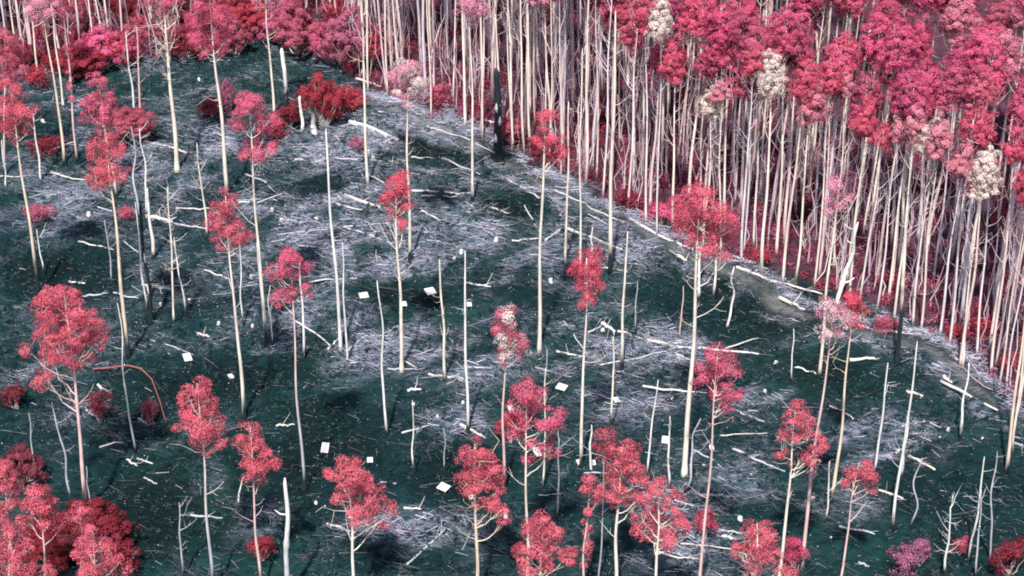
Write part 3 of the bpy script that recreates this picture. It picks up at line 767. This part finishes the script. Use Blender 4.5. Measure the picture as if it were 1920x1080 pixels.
# undergrowth and thin dead stems on the forest floor
def undergrowth():
    n = 8000
    x = rng.uniform(-95, 92, n); y = rng.uniform(225, 440, n)
    bh = behind(x, y)
    ok = (bh > .8) & (bh < 90)
    x, y, bh = x[ok], y[ok], bh[ok]
    uv = np.array([project((a, b, 1)) for a, b in zip(x, y)])
    ok = (uv[:, 0] > -60) & (uv[:, 0] < 1980) & (uv[:, 1] > -90)
    x, y, bh = x[ok], y[ok], bh[ok]
    z = H(x, y); m = len(x)
    r = .8 + 1.5 * rng.random(m) ** 2
    hgt = r * (.6 + .9 * rng.random(m))
    pal = np.array([(.34, .04, .075), (.26, .045, .085), (.46, .05, .095), (.38, .09, .17), (.18, .025, .045), (.30, .14, .22)])
    c = pal[rng.integers(0, len(pal), m)]
    i = np.repeat(np.arange(m), (46 * r ** 1.3).astype(int))
    k = len(i)
    d = unit(rng.normal(size=(k, 3)) + np.array([0, -.2, .4]))
    p = np.stack([x[i], y[i], z[i] + hgt[i] * .5], 1) + d * (r[i] * (.6 + .5 * rng.random(k)))[:, None] * np.stack([np.ones(k), np.ones(k), (hgt / r)[i] * .8], 1)
    mb = MB()
    mb.leaves(p, unit(d + .5 * rng.normal(size=(k, 3))), .36, c[i] * (.8 + .4 * rng.random((k, 1))))
    o = mb.build('undergrowth', LEAF)
    tag(o, 'maroon and crimson scrub covering the forest floor', None, None, 'stuff')
    st = MB()
    for j in range(1300):
        q = rng.integers(0, m)
        if bh[q] > 45: continue
        a = np.array([x[q], y[q], z[q] - .2]); L = 6 + 20 * rng.random() ** 1.4
        t = np.array([rng.normal() * .04, rng.normal() * .04, 1.0])
        if rng.random() < .12: t = np.array([rng.normal() * .6, rng.normal() * .6, 1.0])
        e = a + unit(t) * L
        cl = np.array([(.58, .45, .54), (.66, .45, .52), (.76, .66, .66)][rng.integers(0, 3)])
        pth = branch_tube(st, a, e, .10 + .06 * rng.random(), .03, cl, 6, .02, 4)
        for _ in range(3):
            s = pth[rng.integers(2, 6)]
            branch_tube(st, s, s + unit(rng.normal(size=3) + np.array([0, 0, .8])) * (.8 + 2.2 * rng.random()), .035, .015, cl, 3, .05, 3)
    o = st.build('forest_twigs', BARK, smooth=True)
    tag(o, 'thin lavender grey dead stems and twigs between the forest trunks', None, None, 'stuff')
undergrowth()

# ------------------------------------------------------------------ shrubs one can tell apart
def shrub_proto(k, fine=False):
    L = []
    for j in range(7):
        a = j * 2.4 + rng.random(); f = rng.random()
        L.append((1.5 * f * math.cos(a), 1.5 * f * math.sin(a), 1.4 + 2.0 * (1 - f) * rng.random() + .6, 1.0 + .4 * rng.random(), 1.0 + .4 * rng.random(), .9 + .4 * rng.random()))
    fb = MB(); C = foliage(fb, L, per=700, leaf=.13, dens=1.1, crad=.42) if fine else foliage(fb, L, per=90, leaf=.27, dens=.40, crad=.75)
    mb = MB()
    for s in C[::6]:
        branch_tube(mb, (rng.normal() * .15, rng.normal() * .15, -.3), s, .09, .03, (.5, .40, .38), 5, .05, 4)
    a, b = mb.mesh('stem', True), fb.mesh('foliage'); a.materials.append(BARK); b.materials.append(LEAF)
    return a, b
MIDP = []
SP = [shrub_proto(k) for k in range(5)] + [shrub_proto(k, True) for k in range(4)]
def shrub(u, v, hpx, colour, label, wide=1.0):
    b = ground(u, v); m = mpp(b); root = link('shrub', None)
    s = hpx * m / .86 / 4.2
    root.location = b; root.scale = (s * wide, s * wide, s); root.rotation_euler.z = rng.random() * 6.28; root.empty_display_size = .3
    k = int(rng.integers(5, 9)) if s > 1.3 else int(rng.integers(0, 5)); link('stem', SP[k][0], root); link('foliage', SP[k][1], root, colour)
    tag(root, label, 'shrub', 'red and magenta shrubs')
CR, DM, MG, RS = (.42, .048, .072), (.22, .026, .042), (.42, .125, .20), (.44, .095, .145)
for e in [(606, 236, 88, (.36, .04, .058), 'tall deep red shrub at the corner of the upper track', .75), (640, 215, 50, CR, 'low crimson shrub right of the tall deep red shrub', 1.4), (665, 130, 105, MG, 'large magenta bush tree at the head of the clearing', .8),
          (630, 120, 70, (.62, .12, .22), 'dull rose bush left of the large magenta bush', 1.0), (700, 120, 70, CR, 'red bush right of the large magenta bush', 1.0), (560, 100, 85, RS, 'rose red bush hanging over the dark upper track', 1.2),
          (535, 75, 70, (.62, .14, .26), 'dusky pink bush at the top edge near the dark track', 1.1), (440, 100, 60, RS, 'rose bush right of the tall split pale trunk', 1.1), (455, 70, 75, CR, 'crimson bush at the top edge, upper left of centre', 1.2),
          (345, 110, 50, DM, 'dark maroon bush behind the antler-limbed tree', 1.2), (235, 128, 55, CR, 'crimson bush left of the antler-limbed tree', 1.0), (195, 132, 70, (.70, .13, .26), 'pinkish bush in the upper left thicket', 1.2),
          (160, 140, 62, CR, 'bright crimson bush in the upper left thicket', 1.3), (130, 145, 50, DM, 'dark red bush between the upper left trunks', 1.3), (75, 165, 40, CR, 'small red bush by the slim tan trunk', 1.1),
          (255, 265, 62, (.42, .09, .13), 'dull maroon umbrella shaped shrub over grey stems, upper left', 1.3), (90, 290, 30, DM, 'low maroon scrub at the left of the upper clearing', 2.0), (520, 260, 34, CR, 'low red shrub right of the leggy red tree\'s crown', 1.2),
          (430, 215, 60, MG, 'small magenta sapling beside the tall split trunk', .45), (400, 220, 30, DM, 'low purple scrub under the magenta sapling', 1.8), (545, 235, 40, DM, 'dark red scrub at the foot of the white topped spar', 1.3),
          (575, 200, 36, CR, 'red shrub behind the short white broken trunk', 1.0), (672, 282, 24, MG, 'tiny magenta tuft below the crossed logs', 1.2), (240, 410, 22, (.5, .10, .16), 'faded red scrub below the tan trunked tree\'s crown', 1.4),
          (72, 415, 30, (.45, .09, .15), 'faded maroon scrub beside the left edge trunk', 1.6), (1660, 625, 30, RS, 'rose scrub left of the black charred post', 1.5), (1790, 640, 30, CR, 'red scrub below the right forest edge', 1.2),
          (1895, 700, 36, CR, 'bright red scrub among the right edge trunks', 1.2), (1240, 425, 40, (.72, .12, .24), 'rose scrub at the forest edge left of the broad pink tree', 1.3), (1425, 500, 34, CR, 'red scrub at the forest edge right of the broad pink tree', 1.2),
          (1850, 635, 36, CR, 'crimson scrub between the right forest trunks', 1.4), (1175, 395, 34, DM, 'dark red scrub at the forest edge, upper right of centre', 1.4), (960, 270, 50, RS, 'rose scrub right of the huge charred trunk', 1.0),
          (1015, 310, 60, DM, 'maroon scrub behind the thick cream trunk', 1.0), (820, 205, 45, RS, 'rose scrub by the first forest trunks, upper centre', 1.2), (1690, 1085, 62, (.40, .13, .23), 'magenta bush at the bottom edge, lower right', .9),
          (1722, 1060, 52, (.40, .13, .23), 'smaller magenta tuft above the bottom edge magenta bush', .7), (1895, 1075, 60, DM, 'maroon bush at the bottom right corner', 1.1), (1800, 1040, 36, (.50, .09, .14), 'dull red tuft on a thin stem, bottom right', .9),
          (1490, 1065, 60, (.52, .07, .14), 'dull rose bush behind the full red crown at bottom edge', .8), (490, 1050, 42, (.34, .035, .05), 'dark red bush left of the thick white dead spar', 1.1), (185, 1030, 90, (.22, .022, .035), 'dark maroon bush behind the pointed red crown', 1.2),
          (95, 1060, 90, (.22, .022, .03), 'dark maroon bush between the bottom left crowns', 1.2), (40, 910, 70, (.24, .05, .07), 'dim purple bush right of the left edge crown', 1.0), (235, 1075, 60, (.26, .026, .04), 'dark red bush at the bottom left, beside the pointed crown', 1.0),
          (30, 765, 45, (.20, .028, .04), 'dim dark red bush at the left edge', 1.0), (190, 790, 60, (.17, .03, .045), 'dim maroon scrub right of the conical red tree\'s trunk', .8), (285, 795, 50, (.30, .07, .11), 'dim pink scrub under the curved red branch', .6),
          (1320, 1010, 60, (.55, .08, .13), 'faded red bush right of the wide loose red crown', .7), (958, 830, 60, (.55, .06, .11), 'dim red bush left of the stacked tuft tree', .7)]:
    shrub(*e)
# middle storey of the upper left forest
mid = 0
for j in range(1400):
    u, v = rng.uniform(-40, 660), rng.uniform(-140, 165)
    b = ground(u, v)
    if float(behind(b[0], b[1])) < 1.0 or float(track_dist(b[0], b[1])) < 3: continue
    if any((b[0] - a) ** 2 + (b[1] - c) ** 2 < 9 for a, c in MIDP): continue
    if u < 300 and rng.random() < .35: continue
    MIDP.append((b[0], b[1]))
    col = [(.46, .052, .085), (.34, .038, .062), (.52, .11, .17), (.24, .03, .045), (.34, .095, .15), (.16, .02, .035)][int(rng.integers(0, 6))]
    w = ['crimson', 'deep red', 'rose', 'maroon', 'magenta', 'dark maroon'][[(.46, .052, .085), (.34, .038, .062), (.52, .11, .17), (.24, .03, .045), (.34, .095, .15), (.16, .02, .035)].index(col)]
    root = link('understorey_tree', None); root.location = b; sc = .7 + 1.1 * rng.random() ** 1.5; root.scale = (sc * .8, sc * .8, sc * (.9 + .5 * rng.random())); root.rotation_euler.z = rng.random() * 6.28; root.empty_display_size = .3
    k = int(rng.integers(5, 9)); link('stem', SP[k][0], root); link('foliage', SP[k][1], root, col)
    side = 'left of the antler-limbed tree' if u < 300 else 'between the antler-limbed tree and dark upper track' if u < 520 else 'beyond the dark upper track'
    tag(root, '%s bushy understorey tree in the thicket %s' % (w, side), 'tree', '%s understorey trees %s' % (w, side)); mid += 1
print('understorey', mid)

# ------------------------------------------------------------------ white boards
def board(u, v, w, h, rot, label, tilt=.1):
    b = ground(u, v); m = mpp(b)
    sx, sy, sz = w * m * .46, h * m * .46 / .60, .05
    root = link('marker_board', None); root.location = b + np.array([0, 0, .62]); root.rotation_euler = (tilt, .04, rot); root.empty_display_size = .3
    bv = .02
    pts = []
    for z, k in ((-sz, 1), (sz - bv, 1), (sz, 1 - bv / sx)):
        pts += [(-sx * k, -sy * k, z), (sx * k, -sy * k, z), (sx * k, sy * k, z), (-sx * k, sy * k, z)]
    q = [(3, 2, 1, 0), (8, 9, 10, 11)] + [(r * 4 + i, r * 4 + (i + 1) % 4, r * 4 + 4 + (i + 1) % 4, r * 4 + 4 + i) for r in (0, 1) for i in range(4)]
    mb = MB(); mb.add(pts, q); mb.build('panel', BOARD, root)
    for sgx in (-1, 1):
        for sgy in (-1, 1):
            lm = MB(); a = np.array([sgx * sx * .8, sgy * sy * .8, -sz]); lm.tube([a, a + np.array([0, 0, -1.0])], [.04, .04], 4, (.3, .28, .25)); lm.build('leg', BARK, root)
    tag(root, label, 'board', 'white boards set out across the clearing'); SPOTS.append((u, v, 'a white board'))
for e in [(352, 676, 16, 15, .35, 'white tilted square board on dark ground between the tan trunk and knobby tree'), (434, 712, 10, 9, .5, 'small white board just left of the knobby pink tree\'s trunk'), (610, 846, 15, 18, -.05, 'white upright square board right of the three-tufted tree\'s trunk'),
          (694, 869, 12, 9, .1, 'small white board right of the wide slanting red crown\'s top'), (832, 920, 23, 12, -.6, 'white oblong board slanting down right, left of the egg shaped crown'), (807, 552, 20, 13, .4, 'large white board between two straight poles, centre'),
          (682, 560, 19, 11, .25, 'wide white board right of the thin grey pole, centre left'), (758, 576, 10, 9, .2, 'small white board at the trunk with small red crown'), (880, 577, 10, 8, .1, 'small white board behind the pole with forked tip'),
          (1053, 732, 21, 11, -.45, 'white slanting board right of the stacked tuft tree\'s top'), (1156, 756, 12, 10, .2, 'white board beside the pole behind the round lobed tree'), (1247, 831, 14, 13, -.15, 'white board beside the twiggy forked pole, lower centre right'),
          (1007, 854, 14, 16, .3, 'white board seen through the stacked tuft tree'), (1334, 846, 9, 9, .1, 'small white board behind the two tiered tree\'s trunk'), (958, 774, 10, 15, .2, 'white board left of the stacked tuft tree'), (949, 972, 9, 16, 0, 'tall narrow white board behind the egg shaped crown'),
          (884, 938, 12, 9, .2, 'white board in front of the egg shaped crown\'s lower left'), (1086, 873, 10, 9, .3, 'small white board at the foot of the round lobed tree'), (1113, 874, 8, 9, .1, 'small white board at the foot of the short white post')]:
    board(*e)

# ------------------------------------------------------------------ fallen logs, stumps, debris
LOGS = '''270,268,352,290,8;75,292,140,268,4;0,332,60,330,3;95,325,165,340,4;655,234,747,268,11;655,214,666,232,4;553,302,608,304,5;628,302,717,311,4;600,296,633,289,4;720,255,733,270,3;668,150,715,165,6;770,295,812,297,3
905,225,940,235,5;647,372,713,393,9;623,380,680,397,5;767,360,862,368,5;790,372,857,373,4;643,428,737,460,3;520,442,640,430,3;643,427,733,420,3;560,465,627,470,3;580,532,670,525,4;873,532,920,540,5;727,695,782,694,4;803,703,870,712,5
757,680,780,688,5;870,690,923,693,4;918,392,955,403,5;790,397,825,415,4;615,657,635,635,5;653,657,695,625,3;553,603,620,650,4;700,493,713,483,5;1063,433,1167,473,7;960,452,1012,448,4;1127,505,1177,512,4;983,388,1012,438,3;1022,452,1055,427,4
1128,608,1153,625,9;1157,623,1205,638,6;1213,640,1262,652,8;1263,653,1423,665,6;1103,625,1127,613,5;1057,607,1103,673,4;1125,687,1270,653,3;1267,663,1297,680,5;1357,657,1422,635,4;1043,660,1092,670,5;1003,692,1073,710,4;1270,482,1288,490,9
1180,412,1300,470,7;1238,440,1300,472,6;1350,477,1423,498,5;1380,503,1440,527,7;1440,527,1542,553,6;1460,560,1510,583,9;1607,610,1650,623,6;1653,622,1743,632,7;1660,612,1720,622,5;1593,677,1640,673,8;1768,707,1785,720,8;1780,668,1800,677,8;1810,670,1840,675,6
1373,847,1440,878,6;1297,847,1357,883,4;1205,725,1327,738,5;1377,770,1433,792,4;1350,818,1440,813,3;1095,888,1142,890,4;1313,930,1370,933,5;1323,957,1348,968,5;1280,993,1323,1040,5;1353,1008,1390,1013,6;1342,1000,1390,1002,5;1233,1035,1313,1050,5;1275,1022,1373,1032,4
1010,930,1053,928,3;518,800,553,797,5;613,983,657,998,6;713,908,743,910,4;757,955,790,957,6;763,1062,837,993,5;753,813,817,798,4;863,798,910,823,8;765,735,790,732,7;183,723,210,740,6;158,763,197,785,4;260,787,277,797,6;187,840,247,827,4;237,863,258,875,5
257,862,287,872,5;270,897,295,907,4;357,967,417,973,5;87,1005,123,1006,5;447,943,460,893,4;273,410,323,420,9;327,422,390,432,5;330,393,397,393,4;285,538,320,545,10;266,534,281,541,7;130,530,160,535,6;153,557,203,550,5;213,550,260,560,5;147,455,213,470,4
218,443,260,477,4;383,507,430,525,4;283,642,363,670,3;370,628,393,633,7;447,383,480,380,5;1700,735,1730,745,7;1703,857,1753,883,7;1647,922,1693,938,6;1573,990,1640,1005,5;1610,1055,1630,1063,5;1440,873,1472,885,5;1763,720,1870,775,7;1902,832,1917,837,5;1877,725,1907,745,8
1555,765,1600,790,4;1120,740,1175,755,3;1490,690,1530,702,4;1690,800,1740,790,4;690,330,720,345,5;830,300,900,330,4;950,340,1010,375,5;1040,360,1100,385,5;1100,388,1170,420,5;800,240,860,258,4;860,258,930,292,4;460,330,500,345,5;400,250,440,262,4'''
def build_logs():
    segs = [[float(a) for a in e.split(',')] for e in LOGS.replace('\n', ';').split(';')]
    info = []
    for (u0, v0, u1, v1, w) in segs:
        mu, mv = (u0 + u1) / 2, (v0 + v1) / 2
        L = math.hypot(u1 - u0, v1 - v0)
        best = min(SPOTS[:112], key=lambda s: (s[0] - mu) ** 2 + 1.6 * (s[1] - mv) ** 2)
        du, dv = mu - best[0], mv - best[1]
        rel = ('right of' if du > 0 else 'left of') if abs(du) > 1.2 * abs(dv) else ('above' if dv < 0 else 'below')
        info.append(['long pale' if L > 75 else 'short pale' if L < 36 else 'pale', rel, best[2], L])
    groups = {}
    for k, i in enumerate(info): groups.setdefault((i[0], i[1], i[2]), []).append(k)
    for k, (u0, v0, u1, v1, w) in enumerate(segs):
        a, b = ground(u0, v0), ground(u1, v1)
        c = (a + b) / 2; m = mpp(c); r = w * m * .5 * .85
        n = 7; t = np.linspace(0, 1, n)[:, None]
        p = a * (1 - t) + b * t
        p[:, 2] += np.maximum(0, H(p[:, 0], p[:, 1]) - p[:, 2]).max() * .5 + r * .7
        p[1:-1] += rng.normal(size=(n - 2, 3)) * np.array([.09, .09, .06])
        ll = np.linalg.norm(b - a); p += (np.sin(t * math.pi) * rng.normal() * .035 * ll) * unit(np.array([-(b - a)[1], (b - a)[0], 0.0]))
        col = np.array([(.70, .65, .58), (.58, .57, .60), (.50, .50, .58), (.74, .72, .70)][int(rng.integers(0, 4)) if w < 7 else int(rng.integers(0, 2)) * 3])
        cols = col * (.82 + .3 * rng.random((n, 1)))
        mb = MB(); mb.tube(p - c, r * np.linspace(1.1, .62, n) * (.92 + .16 * rng.random(n)), 7, cols, lump=.2)
        if w >= 5:
            for _ in range(2):
                i = rng.integers(2, n - 1); e = unit(p[-1] - p[0] + rng.normal(size=3) * 4 + np.array([0, 0, 2])) * (1 + 1.5 * rng.random())
                branch_tube(mb, p[i] - c, p[i] - c + e, r * .35, r * .15, col, 3, .05, 4)
        o = mb.build('fallen_log', BARK, None, smooth=True); o.location = c
        sz, rel, sh, L = info[k]
        g = sorted(groups[(sz, rel, sh)], key=lambda j: -info[j][3])
        pre = '' if len(g) == 1 else ('longer ' if g[0] == k else 'shorter ') if len(g) == 2 else ('longest ' if g[0] == k else 'shortest ' if g[-1] == k else 'middling ')
        tag(o, '%s%s fallen log lying %s %s' % (pre, sz, rel, sh), 'log', 'felled logs lying across the clearing')
    # curved red-barked branch
    pts = [(175, 697), (205, 695), (240, 690), (266, 697), (285, 716), (300, 756), (312, 798)]
    P = np.array([ground(*q) for q in pts]); P[:, 2] += .5
    mb = MB(); mb.tube(P - P[2], np.linspace(.16, .06, len(P)), 6, (.34, .10, .09)); o = mb.build('fallen_branch', BARK, smooth=True); o.location = P[2]
    tag(o, 'thin curved red branch arching over dark ground right of the conical tree', 'branch')
    # pale cut stumps
    st = [(166, 401, 9), (593, 411, 9), (865, 472, 7), (852, 485, 7), (80, 227, 8), (373, 149, 6), (592, 943, 7), (609, 950, 5), (868, 755, 7), (1370, 1012, 6), (1320, 873, 7), (1260, 747, 6), (302, 572, 8), (355, 562, 7), (410, 606, 7),
          (473, 611, 7), (470, 520, 8), (1778, 806, 7), (1762, 820, 5), (1842, 822, 5), (1558, 1008, 5), (820, 780, 6), (775, 757, 7), (1434, 733, 7), (1387, 973, 11), (1455, 680, 8), (1032, 528, 9), (1683, 848, 9), (635, 372, 8), (690, 285, 9), (700, 300, 8), (510, 395, 8), (528, 413, 9), (930, 450, 9), (1130, 620, 9)]
    lab = {}
    for (u, v, w) in st:
        b = ground(u, v); m = mpp(b); r = w * m * .40; h = r * (1.0 + 1.0 * rng.random())
        mb = MB(); mb.tube([(0, 0, -.3), (0, 0, .2 * h), (.04, 0, .8 * h), (.05, .02, h)], [r * 1.6, r * 1.05, r * .95, r * .8], 11, (.80, .76, .70), lump=.3)
        o = mb.build('cut_stump', BARK, None, smooth=False); o.location = b
        best = min(SPOTS[:112], key=lambda s: (s[0] - u) ** 2 + 1.6 * (s[1] - v) ** 2)
        du, dv = u - best[0], v - best[1]
        rel = ('right of' if du > 0 else 'left of') if abs(du) > 1.2 * abs(dv) else ('above' if dv < 0 else 'below')
        key = (rel, best[2]); lab[key] = lab.get(key, 0) + 1
        pre = ['', 'another ', 'third '][min(2, lab[key] - 1)]
        tag(o, '%spale cut stump %s %s' % (pre, rel, best[2]), 'stump', 'pale cut stumps')
build_logs()

def debris():
    N = 170000
    x = rng.uniform(-92, 92, N); y = rng.uniform(178, 372, N)
    w = litter(x, y)
    bh = behind(x, y)
    keep = (rng.random(N) < (w * .8 + .16)) & (bh < 1.5) & (np.abs(x) < .285 * np.hypot(y, CAMH) + 4) & (track_dist(x, y) > 1.6)
    x, y = x[keep], y[keep]
    # slash raked into heaps and rows
    hx = rng.uniform(-88, 88, 2600); hy = rng.uniform(185, 362, 2600)
    hk = (rng.random(2600) < litter(hx, hy) * .75) & (behind(hx, hy) < 0) & (track_dist(hx, hy) > 2.5)
    hx, hy = hx[hk], hy[hk]
    tt = rng.random(130) * (len(TRACK) - 1.001); ti = tt.astype(int); tp = TRACK[ti] * (1 - tt % 1)[:, None] + TRACK[ti + 1] * (tt % 1)[:, None]
    hx = np.concatenate([hx, tp[:, 0] + 1.9 + rng.normal(size=130) * .7]); hy = np.concatenate([hy, tp[:, 1] + 1.9 + rng.normal(size=130) * .7])
    hi = np.repeat(np.arange(len(hx)), 90)
    ta = -.6 + .35 * rng.normal(size=len(hx)); al = rng.normal(size=len(hi)) * (1.2 + 2.2 * rng.random(len(hx)))[hi]; ac = rng.normal(size=len(hi)) * .55
    px = hx[hi] + al * np.cos(ta[hi]) - ac * np.sin(ta[hi]); py = hy[hi] + al * np.sin(ta[hi]) + ac * np.cos(ta[hi])
    nb = len(x); x = np.concatenate([x, px]); y = np.concatenate([y, py])
    lift = np.concatenate([np.zeros(nb), .75 * rng.random(len(px)) * np.exp(-ac ** 2)])
    n = len(x)
    L = .3 + 1.9 * rng.random(n) ** 3 + (rng.random(n) < .03) * 4 * rng.random(n)
    a = -0.55 + rng.normal(size=n) * .55
    r3 = rng.random(n) < .3
    a[r3] = rng.random(r3.sum()) * 6.28
    el = rng.normal(size=n) * .12; el[rng.random(n) < .07] = .5
    d = np.stack([np.cos(a) * np.cos(el), np.sin(a) * np.cos(el), np.sin(el)], 1)
    r = (.014 + .040 * rng.random(n) ** 3) * (.7 + .3 * np.minimum(L, 3))
    c = np.stack([x, y, H(x, y) + .10 + lift + .1 * rng.random(n) + np.abs(el) * L * .4], 1)
    s = np.cross(d, [0, 0, 1.0]); s = unit(s); up = np.cross(s, d)
    A = c - d * L[:, None] * .5; B = c + d * L[:, None] * .5
    R = r[:, None]
    v = np.stack([A - s * R, A + s * R, A + up * R * 1.5, B - s * R * .6, B + s * R * .6, B + up * R], 1).reshape(-1, 3)
    k = np.arange(n)[:, None] * 6
    q = np.concatenate([k + np.array([[0, 3, 5, 2]]), k + np.array([[1, 2, 5, 4]])], 0)
    t = np.concatenate([k + np.array([[0, 2, 1]]), k + np.array([[3, 4, 5]])], 0)
    pal = np.array([(.60, .60, .70), (.70, .66, .74), (.42, .46, .54), (.90, .87, .84), (.22, .34, .38), (.56, .44, .58), (.08, .17, .20), (.85, .80, .82)])
    col = pal[rng.integers(0, len(pal), n)] * (.34 + .62 * rng.random((n, 1)))
    wl = np.maximum(litter(x, y), 1.0 * (np.abs(track_dist(x, y) - 2.6) < .9)); col *= np.array([.92, .94, 1.06]); col *= (.20 + .80 * np.clip(wl * 2.0, 0, 1) + (rng.random(n) < .05) * .5)[:, None]
    mb = MB(); mb.add(v, q, t, np.repeat(col, 6, 0))
    o = mb.build('logging_debris', BARK)
    tag(o, 'pale sticks and slash scattered thickly over the cleared ground', None, None, 'stuff')
    # dark low scrub and regrowth
    N = 26000
    x = rng.uniform(-90, 90, N); y = rng.uniform(180, 368, N)
    keep = (behind(x, y) < 1) & (np.abs(x) < .285 * np.hypot(y, CAMH) + 4) & (vnoise(x / 6, y / 6, 41) > .40) & (track_dist(x, y) > 2)
    x, y = x[keep], y[keep]; n = len(x)
    i = np.repeat(np.arange(n), 22); k = len(i)
    rr = .3 + .7 * rng.random(n) ** 2
    d = unit(rng.normal(size=(k, 3)) + np.array([0, 0, .6]))
    p = np.stack([x[i], y[i], H(x, y)[i] + .15], 1) + d * (rr[i] * (.5 + .6 * rng.random(k)))[:, None]
    pal = np.array([(.005, .030, .028), (.003, .018, .020), (.014, .06, .055), (.05, .10, .11), (.008, .036, .046)])
    mb = MB(); mb.leaves(p, unit(d + .6 * rng.normal(size=(k, 3))), .24, pal[rng.integers(0, 5, n)][i])
    N = 520000
    x = rng.uniform(-90, 90, N); y = rng.uniform(180, 368, N)
    w = litter(x, y) * np.clip(.2 + 1.6 * (vnoise(x / 1.7, y / 1.7, 43) - .25), 0, 1.3)
    keep = (behind(x, y) < 1) & (np.abs(x) < .285 * np.hypot(y, CAMH) + 4) & (rng.random(N) < w * .75 + .03)
    x, y = x[keep], y[keep]; k = len(x)
    p = np.stack([x, y, H(x, y) + .06 + .55 * rng.random(k) ** 2], 1)
    pal = np.array([(.50, .50, .60), (.60, .55, .66), (.30, .37, .44), (.85, .82, .82), (.50, .36, .50), (.16, .27, .30)])
    lm = MB(); lm.leaves(p, unit(rng.normal(size=(k, 3)) + np.array([0, 0, .8])), .22, pal[rng.integers(0, 6, k)] * (.25 + .55 * rng.random((k, 1))), .5)
    lo = lm.build('leaf_litter', BARK); tag(lo, 'lavender grey chips, bark and dead leaves littering the cleared ground', None, None, 'stuff')
    o = mb.build('ground_cover', LEAF); tag(o, 'low dark teal scrub and bracken between the slash', None, None, 'stuff')
debris()

print('tris', sum(len(m.loops) - 2 * len(m.polygons) for m in bpy.data.meshes))
